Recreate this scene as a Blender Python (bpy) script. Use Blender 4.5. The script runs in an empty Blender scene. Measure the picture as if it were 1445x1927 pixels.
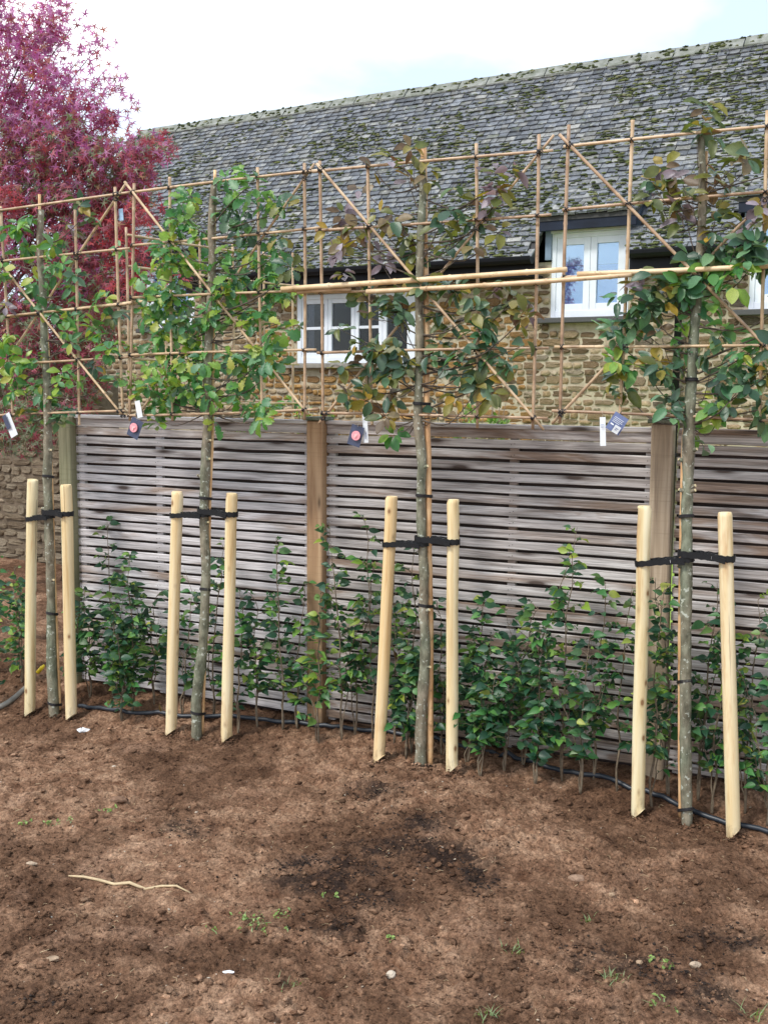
import bpy, math, random
import numpy as np
from mathutils import Vector, Matrix, Euler
random.seed(11)
R = random.Random(11)
D2R = math.radians

# ------------------------------------------------------------------ camera
scene = bpy.context.scene
COL = scene.collection
PW, PH, FPX = 1445.0, 1927.0, 2000.0
CAMZ = 1.93
_D = np.array([-132.5, 17000.0, 2000.0]); _D /= np.linalg.norm(_D)
_Z = -_D
_Y = np.array([0, 0, 1.0]) - np.dot([0, 0, 1.0], _D) * _D; _Y /= np.linalg.norm(_Y)
_X = np.cross(_Y, _Z)
RM = np.array([_X, _Y, _Z])                 # camera (right, down, forward) -> world
CAM = Vector((0, 0, CAMZ))
cd = bpy.data.cameras.new('camera'); cam = bpy.data.objects.new('camera', cd); COL.objects.link(cam)
_r, _u, _b = RM @ [1, 0, 0], RM @ [0, -1, 0], RM @ [0, 0, -1]
cam.matrix_world = Matrix(((_r[0], _u[0], _b[0], 0), (_r[1], _u[1], _b[1], 0), (_r[2], _u[2], _b[2], CAMZ), (0, 0, 0, 1)))
cd.sensor_fit = 'VERTICAL'; cd.sensor_height = 24.0; cd.lens = FPX / PH * 24.0
cd.clip_start = 0.05; cd.clip_end = 2000
scene.camera = cam

# ------------------------------------------------------------------ world, sun, exposure
SUN_EL, SUN_AZ = D2R(52), D2R(-128)        # azimuth from +Y towards +X : left and a little behind the camera
world = bpy.data.worlds.new('World'); scene.world = world; world.use_nodes = True
wn, wl = world.node_tree.nodes, world.node_tree.links
for n in list(wn): wn.remove(n)
wout = wn.new('ShaderNodeOutputWorld')
bg1 = wn.new('ShaderNodeBackground'); bg2 = wn.new('ShaderNodeBackground'); wmix = wn.new('ShaderNodeMixShader')
sky = wn.new('ShaderNodeTexSky'); sky.sky_type = 'NISHITA'; sky.sun_disc = False
sky.sun_elevation = SUN_EL; sky.sun_rotation = SUN_AZ
bg1.inputs['Strength'].default_value = 0.13
wl.new(sky.outputs[0], bg1.inputs['Color'])
tc = wn.new('ShaderNodeTexCoord'); mp = wn.new('ShaderNodeMapping'); mp.inputs['Scale'].default_value = (1.0, 1.0, 2.2)
mp.inputs['Location'].default_value = (0.3, 0.2, 0.1)
nz = wn.new('ShaderNodeTexNoise'); nz.inputs['Scale'].default_value = 2.1; nz.inputs['Detail'].default_value = 6; nz.inputs['Roughness'].default_value = 0.5
wl.new(tc.outputs['Generated'], mp.inputs[0]); wl.new(mp.outputs[0], nz.inputs['Vector'])
cr = wn.new('ShaderNodeValToRGB')
cr.color_ramp.elements[0].position = 0.44; cr.color_ramp.elements[0].color = (0.72, 0.72, 0.72, 1)
cr.color_ramp.elements[1].position = 0.62; cr.color_ramp.elements[1].color = (0.97, 0.97, 0.97, 1)
wl.new(nz.outputs['Fac'], cr.inputs[0])
cc = wn.new('ShaderNodeValToRGB'); cc.color_ramp.elements[0].position = 0.44; cc.color_ramp.elements[0].color = (0.50, 0.585, 0.69, 1)
cc.color_ramp.elements[1].position = 0.60; cc.color_ramp.elements[1].color = (0.97, 0.985, 1.0, 1)
wl.new(nz.outputs['Fac'], cc.inputs[0]); wl.new(cc.outputs[0], bg2.inputs['Color']); bg2.inputs['Strength'].default_value = 1.0
wl.new(cr.outputs[0], wmix.inputs['Fac']); wl.new(bg1.outputs[0], wmix.inputs[1]); wl.new(bg2.outputs[0], wmix.inputs[2])
wl.new(wmix.outputs[0], wout.inputs['Surface'])
sd = bpy.data.lights.new('sun', 'SUN'); sd.energy = 1.5; sd.angle = D2R(10); sd.color = (1.0, 0.95, 0.87)
so = bpy.data.objects.new('sun', sd); COL.objects.link(so)
sdir = Vector((math.sin(SUN_AZ) * math.cos(SUN_EL), math.cos(SUN_AZ) * math.cos(SUN_EL), math.sin(SUN_EL)))
so.rotation_euler = sdir.to_track_quat('Z', 'Y').to_euler(); so.location = (-6, -6, 10)
vs = scene.view_settings
vs.view_transform = 'Standard'; vs.look = 'None'; vs.gamma = 1; vs.exposure = 0.95; vs.use_curve_mapping = False
scene.cycles.max_bounces = 8; scene.cycles.transparent_max_bounces = 12

# ------------------------------------------------------------------ geometry helpers
def ray(px, py):
    v = RM @ np.array([px - PW / 2, py - PH / 2, FPX]); return Vector(v)
def hit(px, py, P0, N):
    r = ray(px, py); return CAM + r * ((P0 - CAM).dot(N) / r.dot(N))
def ground(px, py, z=-0.06): return hit(px, py, Vector((0, 0, z)), Vector((0, 0, 1)))
def horizon_y(px): return PH / 2 - (_D[0] * (px - PW / 2) + _D[2] * FPX) / _D[1]
def vpdir(px):
    v = ray(px, horizon_y(px)); v.z = 0; v.normalize(); return -v
def project(P):
    c = RM.T @ np.array([P[0], P[1], P[2] - CAMZ]); return (c[0] / c[2] * FPX + PW / 2, c[1] / c[2] * FPX + PH / 2, c[2])

FU = vpdir(-3572); FN = Vector((FU.y, -FU.x, 0)); FANG = math.atan2(FU.y, FU.x)       # fence direction, and normal towards camera
HU = vpdir(-2700); HN = Vector((HU.y, -HU.x, 0)); HANG = math.atan2(HU.y, HU.x)
FENCE0 = ground(595, 1358, 0.0); FENCE0.z = 0
TREE0 = ground(793, 1440, 0.0); TREE0.z = 0
TREEOFF = (TREE0 - FENCE0).dot(FN)
def onT(px, py, off=0.0): return hit(px, py, TREE0 + FN * off, FN)
def onF(px, py, off=0.0): return hit(px, py, FENCE0 + FN * off, FN)
def m_at(P): return project(P)[2] / FPX          # metres per photo pixel at P

# soil height
def _h(ix, iy, s):
    n = (ix.astype(np.int64) * 374761393 + iy.astype(np.int64) * 668265263 + s * 1442695041) & 0x7fffffff
    n = ((n ^ (n >> 13)) * 1274126177) & 0x7fffffff
    n = (n ^ (n >> 16)) & 0xffff
    return n / 65535.0
def vn(x, y, s):
    xi, yi = np.floor(x), np.floor(y); fx, fy = x - xi, y - yi
    fx = fx * fx * (3 - 2 * fx); fy = fy * fy * (3 - 2 * fy)
    a, b, c, d = _h(xi, yi, s), _h(xi + 1, yi, s), _h(xi, yi + 1, s), _h(xi + 1, yi + 1, s)
    return (a * (1 - fx) + b * fx) * (1 - fy) + (c * (1 - fx) + d * fx) * fy
def rot(x, y, a): return x * math.cos(a) - y * math.sin(a), x * math.sin(a) + y * math.cos(a)
def soil_z(x, y):
    x = np.asarray(x, float); y = np.asarray(y, float)
    dd = (x - FENCE0.x) * FN.x + (y - FENCE0.y) * FN.y
    tl = np.interp(x, [-2.4, -2.18, -1.9, -1.2, -1.05, -.87, 0, .2, .35, 1.2, 1.4, 1.6, 2.0], [-.12, -.12, -.085, -.068, -.066, -.06, -.03, -.018, -.03, -.068, -.070, -.092, -.10])
    b = np.clip((dd - .08) / .34, 0, 1); b = b * b * (3 - 2 * b); fr = np.clip((dd - .7) / .8, 0, 1)
    z = b * (tl * (1 - fr) - .06 * fr) + 0.002 + 0.012 * (vn(x * 1.1, y * 1.1, 1) - 0.5)
    r = rot(x, y, 0.7); z = z + 0.012 * (vn(r[0] * 3.3, r[1] * 3.3, 2) - 0.5)
    r = rot(x, y, 1.9); z = z + 0.016 * (vn(r[0] * 9, r[1] * 9, 3) - 0.5)
    lump = vn(x * 2.0, y * 2.0, 9)
    r = rot(x, y, 0.3); z = z + (0.010 + 0.030 * lump) * (np.abs(vn(r[0] * 21, r[1] * 21, 4) - 0.5) * -2 + 0.45)
    r = rot(x, y, 2.3); z = z + (0.008 + 0.016 * lump) * (np.abs(vn(r[0] * 43, r[1] * 43, 5) - 0.5) * -2 + 0.5)
    r = rot(x, y, 1.1); z = z + 0.010 * (vn(r[0] * 70, r[1] * 85, 6) - 0.5)
    return z
def sz(x, y): return float(soil_z(x, y))

# ------------------------------------------------------------------ object helpers
def link(o): COL.objects.link(o); return o
def tag(o, label=None, cat=None, group=None, kind=None):
    if label: o['label'] = label
    if cat: o['category'] = cat
    if group: o['group'] = group
    if kind: o['kind'] = kind
    return o
def empty(name, loc, rz=0.0, label=None, cat=None, group=None):
    o = bpy.data.objects.new(name, None); link(o); o.location = loc; o.rotation_euler = (0, 0, rz)
    o.empty_display_size = 0.1
    return tag(o, label, cat, group)
class MB:
    def __init__(s): s.v = []; s.f = []
    def add(s, vs, fs):
        b = len(s.v); s.v += [tuple(v) for v in vs]; s.f += [tuple(i + b for i in f) for f in fs]; return s
    def box(s, x0, x1, y0, y1, z0, z1):
        return s.add([(x0, y0, z0), (x1, y0, z0), (x1, y1, z0), (x0, y1, z0), (x0, y0, z1), (x1, y0, z1), (x1, y1, z1), (x0, y1, z1)],
                     [(0, 3, 2, 1), (4, 5, 6, 7), (0, 1, 5, 4), (1, 2, 6, 5), (2, 3, 7, 6), (3, 0, 4, 7)])
    def bbox(s, x0, x1, y0, y1, z0, z1, c=0.004):
        # chamfered along all edges (24 verts)
        V = []; ids = {}
        for sx, X in ((0, x0), (1, x1)):
            for sy, Y in ((0, y0), (1, y1)):
                for sz_, Z in ((0, z0), (1, z1)):
                    dx = c if sx == 0 else -c; dy = c if sy == 0 else -c; dz = c if sz_ == 0 else -c
                    for ax, p in (('x', (X, Y + dy, Z + dz)), ('y', (X + dx, Y, Z + dz)), ('z', (X + dx, Y + dy, Z))):
                        ids[(sx, sy, sz_, ax)] = len(V); V.append(p)
        I = ids; F = []
        for k in (0, 1):
            F.append([I[(k, 0, 0, 'x')], I[(k, 1, 0, 'x')], I[(k, 1, 1, 'x')], I[(k, 0, 1, 'x')]])
            F.append([I[(0, k, 0, 'y')], I[(1, k, 0, 'y')], I[(1, k, 1, 'y')], I[(0, k, 1, 'y')]])
            F.append([I[(0, 0, k, 'z')], I[(1, 0, k, 'z')], I[(1, 1, k, 'z')], I[(0, 1, k, 'z')]])
        for a in (0, 1):
            for b in (0, 1):
                F.append([I[(a, b, 0, 'x')], I[(a, b, 1, 'x')], I[(a, b, 1, 'y')], I[(a, b, 0, 'y')]])
                F.append([I[(a, 0, b, 'x')], I[(a, 1, b, 'x')], I[(a, 1, b, 'z')], I[(a, 0, b, 'z')]])
                F.append([I[(0, a, b, 'y')], I[(1, a, b, 'y')], I[(1, a, b, 'z')], I[(0, a, b, 'z')]])
                for d in (0, 1): F.append([I[(a, b, d, 'x')], I[(a, b, d, 'y')], I[(a, b, d, 'z')]])
        return s.add(V, F)
    def tube(s, pts, rad, n=8, cap=True, jit=0.0):
        pts = [Vector(p) for p in pts]
        if not hasattr(rad, '__len__'): rad = [rad] * len(pts)
        t0 = (pts[1] - pts[0]).normalized()
        ref = Vector((0, 0, 1)) if abs(t0.z) < 0.9 else Vector((1, 0, 0))
        a = t0.cross(ref).normalized(); V = []; F = []
        for i, p in enumerate(pts):
            t = (pts[min(i + 1, len(pts) - 1)] - pts[max(i - 1, 0)]).normalized()
            a = (a - t * a.dot(t)).normalized(); b = t.cross(a)
            for k in range(n):
                th = 2 * math.pi * k / n; rr = rad[i] * (1 + (R.uniform(-jit, jit) if jit else 0))
                V.append(p + (a * math.cos(th) + b * math.sin(th)) * rr)
        for i in range(len(pts) - 1):
            for k in range(n):
                F.append((i * n + k, i * n + (k + 1) % n, (i + 1) * n + (k + 1) % n, (i + 1) * n + k))
        if cap: F.append(tuple(range(n))[::-1]); F.append(tuple((len(pts) - 1) * n + k for k in range(n)))
        return s.add(V, F)
    def ico(s, c, r, sc=(1, 1, 1), jit=0.15, sub=0):
        V, F = (ICO0, ICOF0) if not sub else (ICO1, ICOF1)
        e = Euler((R.uniform(0, 6), R.uniform(0, 6), R.uniform(0, 6))).to_matrix()
        out = []
        for v in V:
            w = e @ Vector(v); w *= r * (1 + R.uniform(-jit, jit)); out.append((c[0] + w.x * sc[0], c[1] + w.y * sc[1], c[2] + w.z * sc[2]))
        return s.add(out, F)
    def mesh(s, name, mats, smooth=False, origin=None):
        m = bpy.data.meshes.new(name)
        v = s.v if origin is None else [(a - origin[0], b - origin[1], c - origin[2]) for a, b, c in s.v]
        m.from_pydata(v, [], s.f); m.validate()
        for mm in (mats if isinstance(mats, (list, tuple)) else [mats]): m.materials.append(mm)
        if smooth: m.polygons.foreach_set('use_smooth', [True] * len(m.polygons))
        m.update(); return m
    def build(s, name, mats, parent=None, origin=None, smooth=False):
        """world-space verts; origin is a world point that becomes the object's origin"""
        o = bpy.data.objects.new(name, s.mesh(name, mats, smooth, origin if origin is not None else (parent.location if parent and parent.rotation_euler.z == 0 else None)))
        link(o)
        if parent: o.parent = parent
        elif origin is not None: o.location = origin
        return o
    def local(s, name, mats, parent, loc=(0, 0, 0), smooth=False):
        o = bpy.data.objects.new(name, s.mesh(name, mats, smooth)); link(o); o.parent = parent; o.location = loc; return o
def _icos():
    t = (1 + 5 ** .5) / 2
    V = [Vector(v).normalized() for v in [(-1, t, 0), (1, t, 0), (-1, -t, 0), (1, -t, 0), (0, -1, t), (0, 1, t), (0, -1, -t), (0, 1, -t), (t, 0, -1), (t, 0, 1), (-t, 0, -1), (-t, 0, 1)]]
    F = [(0, 11, 5), (0, 5, 1), (0, 1, 7), (0, 7, 10), (0, 10, 11), (1, 5, 9), (5, 11, 4), (11, 10, 2), (10, 7, 6), (7, 1, 8), (3, 9, 4), (3, 4, 2), (3, 2, 6), (3, 6, 8), (3, 8, 9), (4, 9, 5), (2, 4, 11), (6, 2, 10), (8, 6, 7), (9, 8, 1)]
    V1 = [v.copy() for v in V]; F1 = []; mid = {}
    def m(a, b):
        k = (min(a, b), max(a, b))
        if k not in mid: mid[k] = len(V1); V1.append((V[a] + V[b]).normalized())
        return mid[k]
    for a, b, c in F:
        x, y, z = m(a, b), m(b, c), m(c, a); F1 += [(a, x, z), (b, y, x), (c, z, y), (x, y, z)]
    return [tuple(v) for v in V], F, [tuple(v) for v in V1], F1
ICO0, ICOF0, ICO1, ICOF1 = _icos()
def copy_of(mesh, name, parent, mat):
    o = bpy.data.objects.new(name, mesh); link(o); o.parent = parent; o.matrix_local = mat; return o

def scatter_mesh(name, templates, mats, xf, parent=None, origin=(0, 0, 0), smooth=False):
    """one joined mesh out of many transformed templates. templates: list of (V (n,3) array, faces list of equal-length tuples); xf: list of (template idx, 4x4, mat idx)"""
    VV = []; FF = []; MI = []; base = 0
    org = np.array(origin)
    for ti, M, mi in xf:
        V, F = templates[ti]; M = np.array(M)
        W = V @ M[:3, :3].T + M[:3, 3] - org
        VV.append(W); FF.append(F + base); MI += [mi] * len(F); base += len(V)
    m = bpy.data.meshes.new(name)
    V = np.concatenate(VV); F = np.concatenate(FF)
    m.vertices.add(len(V)); m.vertices.foreach_set('co', V.astype(np.float32).ravel())
    k = F.shape[1]; m.loops.add(F.size); m.loops.foreach_set('vertex_index', F.astype(np.int32).ravel())
    m.polygons.add(len(F)); m.polygons.foreach_set('loop_start', np.arange(0, F.size, k, dtype=np.int32)); m.polygons.foreach_set('loop_total', np.full(len(F), k, dtype=np.int32))
    for mm in mats: m.materials.append(mm)
    m.polygons.foreach_set('material_index', np.array(MI, dtype=np.int32))
    if smooth: m.polygons.foreach_set('use_smooth', np.ones(len(F), dtype=bool))
    m.update(calc_edges=True); m.validate()
    o = bpy.data.objects.new(name, m); link(o)
    if parent: o.parent = parent
    else: o.location = origin
    o['kind'] = 'stuff'
    return o
def tri_template(mb):
    F = []
    for f in mb.f:
        for i in range(1, len(f) - 1): F.append((f[0], f[i], f[i + 1]))
    return np.array(mb.v, float), np.array(F, int)

# ------------------------------------------------------------------ materials
class NT:
    def __init__(s, name):
        s.m = bpy.data.materials.new(name); s.m.use_nodes = True; s.t = s.m.node_tree; s.n = s.t.nodes; s.l = s.t.links
        s.b = s.n['Principled BSDF']; s.out = s.n['Material Output']
    def new(s, t, **kw):
        n = s.n.new(t)
        for k, v in kw.items(): setattr(n, k, v)
        return n
    def co(s, kind='Object', scale=(1, 1, 1), rnd=True):
        tc = s.new('ShaderNodeTexCoord'); mp = s.new('ShaderNodeMapping'); mp.inputs['Scale'].default_value = scale
        if rnd:
            v = s.new('ShaderNodeVectorMath', operation='MULTIPLY_ADD'); cmb = s.new('ShaderNodeCombineXYZ')
            r = s.rand()
            for i, k in enumerate((37.0, 91.0, 53.0)):
                mu = s.new('ShaderNodeMath', operation='MULTIPLY'); mu.inputs[1].default_value = k
                s.l.new(r, mu.inputs[0]); s.l.new(mu.outputs[0], cmb.inputs[i])
            add = s.new('ShaderNodeVectorMath', operation='ADD')
            s.l.new(tc.outputs[kind], mp.inputs[0]); s.l.new(mp.outputs[0], add.inputs[0]); s.l.new(cmb.outputs[0], add.inputs[1])
            return add.outputs[0]
        s.l.new(tc.outputs[kind], mp.inputs[0]); return mp.outputs[0]
    def rand(s):
        if hasattr(s, '_r'): return s._r
        oi = s.new('ShaderNodeObjectInfo'); g = s.new('ShaderNodeNewGeometry')
        a = s.new('ShaderNodeMath', operation='ADD'); f = s.new('ShaderNodeMath', operation='FRACT')
        s.l.new(oi.outputs['Random'], a.inputs[0]); s.l.new(g.outputs['Random Per Island'], a.inputs[1]); s.l.new(a.outputs[0], f.inputs[0])
        s._r = f.outputs[0]; return s._r
    def orand(s):
        oi = s.new('ShaderNodeObjectInfo'); s._r = oi.outputs['Random']; return s._r
    def noise(s, co, scale, detail=4, rough=0.55, dist=0.0):
        n = s.new('ShaderNodeTexNoise'); n.inputs['Scale'].default_value = scale; n.inputs['Detail'].default_value = detail
        n.inputs['Roughness'].default_value = rough; n.inputs['Distortion'].default_value = dist
        if co is not None: s.l.new(co, n.inputs['Vector'])
        return n.outputs['Fac']
    def ramp(s, fac, stops, interp='LINEAR'):
        r = s.new('ShaderNodeValToRGB'); cr = r.color_ramp; cr.interpolation = interp
        while len(cr.elements) < len(stops): cr.elements.new(0.5)
        for e, (p, c) in zip(cr.elements, stops):
            e.position = p; e.color = (c, c, c, 1) if not hasattr(c, '__len__') else (*c, 1)
        s.l.new(fac, r.inputs[0]); return r.outputs[0]
    def mix(s, fac, a, b, blend='MIX'):
        m = s.new('ShaderNodeMix', data_type='RGBA', blend_type=blend)
        for i, v in ((0, fac), (6, a), (7, b)):
            if isinstance(v, (int, float)): m.inputs[i].default_value = v
            elif isinstance(v, tuple): m.inputs[i].default_value = (*v, 1)
            else: s.l.new(v, m.inputs[i])
        return m.outputs[2]
    def bump(s, h, strength=0.5, dist=0.01):
        b = s.new('ShaderNodeBump'); b.inputs['Strength'].default_value = strength; b.inputs['Distance'].default_value = dist
        s.l.new(h, b.inputs['Height']); s.l.new(b.outputs[0], s.b.inputs['Normal'])
    def fin(s, col, rough=0.7, spec=0.5):
        if isinstance(col, tuple): s.b.inputs['Base Color'].default_value = (*col, 1)
        else: s.l.new(col, s.b.inputs['Base Color'])
        if isinstance(rough, (int, float)): s.b.inputs['Roughness'].default_value = rough
        else: s.l.new(rough, s.b.inputs['Roughness'])
        s.b.inputs['Specular IOR Level'].default_value = spec
        return s.m

def mat_slat(name, greys, brown, dark=0.5):
    s = NT(name); s.orand(); co = s.co('Object', (1.6, 30, 34))
    g = s.noise(co, 1.0, 8, 0.62, 0.7)
    co2 = s.co('Object', (0.9, 4, 7)); big = s.noise(co2, 1.0, 4, 0.6, 1.5)
    base = s.ramp(g, [(0.27, greys[0]), (0.5, greys[1]), (0.72, greys[2])])
    br = s.ramp(g, [(0.3, tuple(c * 0.55 for c in brown)), (0.7, brown)])
    sh = s.new('ShaderNodeMath', operation='ADD'); sub = s.new('ShaderNodeMath', operation='MULTIPLY_ADD')
    s.l.new(s._r, sub.inputs[0]); sub.inputs[1].default_value = 0.34; sub.inputs[2].default_value = -0.2 + 0.07 * (dark == 1)
    s.l.new(big, sh.inputs[0]); s.l.new(sub.outputs[0], sh.inputs[1])
    c = s.mix(s.ramp(sh.outputs[0], [(0.54, 0.0), (0.72, 0.85)]), base, br)
    # knots
    co3 = s.co('Object', (2.3, 9, 9)); vo = s.new('ShaderNodeTexVoronoi'); vo.inputs['Scale'].default_value = 1.0
    s.l.new(co3, vo.inputs['Vector'])
    k = s.ramp(vo.outputs['Distance'], [(0.08, 0.95), (0.15, 0.4), (0.24, 0.0)])
    c = s.mix(k, c, (0.07, 0.045, 0.035))
    fine = s.ramp(s.noise(s.co('Object', (4, 230, 230)), 1.0, 3, 0.6), [(0.36, 0.62), (0.52, 1.0), (0.7, 1.14)])
    c = s.mix(1.0, c, fine, 'MULTIPLY')
    vr = s.ramp(s._r, [(0.0, 0.82), (1.0, 1.12)])
    c = s.mix(1.0, c, vr, 'MULTIPLY')
    s.bump(g, 0.5, 0.004); return s.fin(c, 0.72, 0.35)
M_SLAT = mat_slat('weathered_slat', [(0.30, 0.27, 0.265), (0.60, 0.57, 0.585), (0.80, 0.78, 0.79)], (0.36, 0.255, 0.19))
M_SLATB = mat_slat('browner_slat', [(0.19, 0.155, 0.13), (0.50, 0.46, 0.445), (0.80, 0.77, 0.76)], (0.27, 0.17, 0.11), 1)
M_BACK = mat_slat('shaded_slat', [(0.03, 0.02, 0.018), (0.06, 0.038, 0.034), (0.09, 0.058, 0.05)], (0.05, 0.026, 0.02))  # back slats: shade of the fence gaps put into this dark colour
def mat_post(name, a, b, c, green=0.0):
    s = NT(name); s.orand(); co = s.co('Object', (30, 30, 1.3)); g = s.noise(co, 1.0, 7, 0.6, 0.6)
    col = s.ramp(g, [(0.28, a), (0.5, b), (0.75, c)])
    saw = s.noise(s.co('Object', (3, 3, 90)), 1.0, 2, 0.5)
    col = s.mix(s.ramp(saw, [(0.55, 0.0), (0.75, 0.35)]), col, a)
    vo = s.new('ShaderNodeTexVoronoi'); vo.inputs['Scale'].default_value = 1.0; s.l.new(s.co('Object', (11, 11, 3.2)), vo.inputs['Vector'])
    col = s.mix(s.ramp(vo.outputs['Distance'], [(0.05, 0.9), (0.13, 0.2), (0.2, 0.0)]), col, tuple(x * 0.35 for x in a))
    if green:
        gn = s.noise(s.co('Object', (4, 4, 1.5)), 1.0, 4)
        col = s.mix(s.ramp(gn, [(0.35, green), (0.7, green * 0.2)]), col, (0.12, 0.15, 0.06))
    s.bump(g, 0.4, 0.003); return s.fin(col, 0.7, 0.3)
M_POST = mat_post('brown_post', (0.19, 0.11, 0.06), (0.37, 0.23, 0.13), (0.52, 0.36, 0.22))
M_POSTP = mat_post('pale_post', (0.20, 0.145, 0.10), (0.39, 0.30, 0.21), (0.54, 0.44, 0.33))
M_POSTG = mat_post('green_post', (0.15, 0.13, 0.08), (0.29, 0.27, 0.18), (0.42, 0.39, 0.28), 0.55)
def mat_simple_noise(name, a, b, scale=8, rough=0.8, bump=0.3, bd=0.005, c=None, coord='Object', spec=0.4, sc=(1, 1, 1)):
    s = NT(name); s.orand(); n = s.noise(s.co(coord, sc), scale, 6, 0.6)
    st = [(0.3, a), (0.7, b)] if c is None else [(0.28, a), (0.5, b), (0.72, c)]
    s.bump(n, bump, bd); return s.fin(s.ramp(n, st), rough, spec)
M_CAP = mat_simple_noise('mossy_cap', (0.06, 0.09, 0.05), (0.26, 0.25, 0.20), 30)
def mat_stake():
    s = NT('peeled_stake'); s.orand(); co = s.co('Object', (22, 22, 1.1)); g = s.noise(co, 1.0, 6, 0.6, 0.4)
    col = s.ramp(g, [(0.27, (0.50, 0.33, 0.15)), (0.42, (0.74, 0.60, 0.36)), (0.62, (0.85, 0.77, 0.56))])
    tone = s.ramp(s._r, [(0.0, (1.0, 0.86, 0.70)), (0.5, (1.0, 0.97, 0.90)), (1.0, (0.98, 1.0, 0.95))])
    col = s.mix(1.0, col, tone, 'MULTIPLY')
    vo = s.new('ShaderNodeTexVoronoi'); vo.inputs['Scale'].default_value = 1.0; s.l.new(s.co('Object', (13, 13, 7)), vo.inputs['Vector'])
    col = s.mix(s.ramp(vo.outputs['Distance'], [(0.08, 0.95), (0.12, 0.35), (0.2, 0.0)]), col, (0.24, 0.12, 0.05))
    st = s.ramp(s.noise(s.co('Object', (14, 14, 2.0)), 1.0, 4, 0.7), [(0.56, 0.0), (0.70, 0.55)])
    col = s.mix(st, col, (0.50, 0.25, 0.10))
    tcz = s.new('ShaderNodeTexCoord'); sp = s.new('ShaderNodeSeparateXYZ'); s.l.new(tcz.outputs['Object'], sp.inputs[0])
    mu = s.new('ShaderNodeMath', operation='MULTIPLY_ADD'); s.l.new(s.noise(s.co('Object', (30, 30, 12)), 1.0, 5, 0.7), mu.inputs[0]); mu.inputs[1].default_value = .5; s.l.new(sp.outputs['Z'], mu.inputs[2])
    col = s.mix(s.ramp(mu.outputs[0], [(0.20, 0.7), (0.25, 0.3), (0.31, 0.0)]), col, (0.20, 0.115, 0.07))
    cr_ = s.ramp(s.noise(s.co('Object', (60, 60, .9)), 1.0, 2, 0.5), [(0.70, 0.0), (0.73, 0.6)]); col = s.mix(cr_, col, (0.16, 0.09, 0.05))
    s.bump(g, 0.45, 0.003); return s.fin(col, 0.55, 0.4)
M_STAKE = mat_stake()
def mat_bark():
    s = NT('young_bark'); s.orand(); co = s.co('Object', (1, 1, 0.5)); n1 = s.noise(co, 28, 6, 0.65)
    col = s.ramp(n1, [(0.3, (0.085, 0.08, 0.062)), (0.5, (0.20, 0.19, 0.155)), (0.7, (0.33, 0.315, 0.27))])
    tint = s.ramp(s.noise(co, 5, 3), [(0.4, (1.08, 0.98, 0.86)), (0.6, (0.82, 0.94, 0.80))])
    col = s.mix(1.0, col, tint, 'MULTIPLY')
    li = s.ramp(s.noise(s.co('Object'), 42, 3, 0.6), [(0.60, 0.0), (0.66, 0.85)])
    col = s.mix(li, col, (0.50, 0.53, 0.45))
    s.bump(n1, 0.7, 0.006); return s.fin(col, 0.75, 0.3)
M_BARK = mat_bark()
M_TWIG = mat_simple_noise('twig_bark', (0.045, 0.035, 0.028), (0.14, 0.11, 0.085), 40)
M_STEM = mat_simple_noise('hedge_stem', (0.09, 0.065, 0.045), (0.24, 0.19, 0.13), 40)
def mat_cane(name, a, b, c):
    s = NT(name); s.orand(); co = s.co('Object', (9, 9, 9)); n = s.noise(co, 1.0, 5, 0.6)
    col = s.ramp(n, [(0.3, a), (0.5, b), (0.7, c)])
    tone = s.ramp(s._r, [(0.0, (0.74, 0.64, 0.60)), (0.5, (1.0, 0.95, 0.90)), (1.0, (1.05, 1.0, 0.9))])
    col = s.mix(1.0, col, tone, 'MULTIPLY')
    st = s.ramp(s.noise(s.co('Object', (30, 30, 30)), 1.0, 3, 0.6), [(0.62, 0.0), (0.72, 0.6)])
    col = s.mix(st, col, (0.16, 0.09, 0.05)); return s.fin(col, 0.42, 0.5)
M_CANE = mat_cane('bamboo', (0.28, 0.19, 0.12), (0.52, 0.385, 0.255), (0.68, 0.55, 0.39))
M_POLE = mat_cane('pale_bamboo', (0.46, 0.32, 0.17), (0.68, 0.52, 0.33), (0.78, 0.65, 0.46))
M_SUP = mat_cane('support_bamboo', (0.52, 0.30, 0.14), (0.72, 0.47, 0.25), (0.80, 0.60, 0.36))
def flat(name, col, rough=0.5, spec=0.5, var=0.15, scale=60):
    s = NT(name); n = s.noise(s.co('Object', rnd=False), scale, 3)
    return s.fin(s.ramp(n, [(0.3, tuple(x * (1 - var) for x in col)), (0.7, tuple(min(1, x * (1 + var)) for x in col))]), rough, spec)
M_RUBBER = flat('black_rubber', (0.009, 0.010, 0.012), 0.5, 0.35)
M_TIE = flat('black_tie', (0.02, 0.018, 0.02), 0.6)
M_HOSE = flat('black_hose', (0.022, 0.028, 0.038), 0.42)
M_WHITEBIT = flat('white_plastic', (0.78, 0.80, 0.82), 0.5)
M_LEADER = flat('fresh_cut', (0.75, 0.62, 0.36), 0.6)

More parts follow.
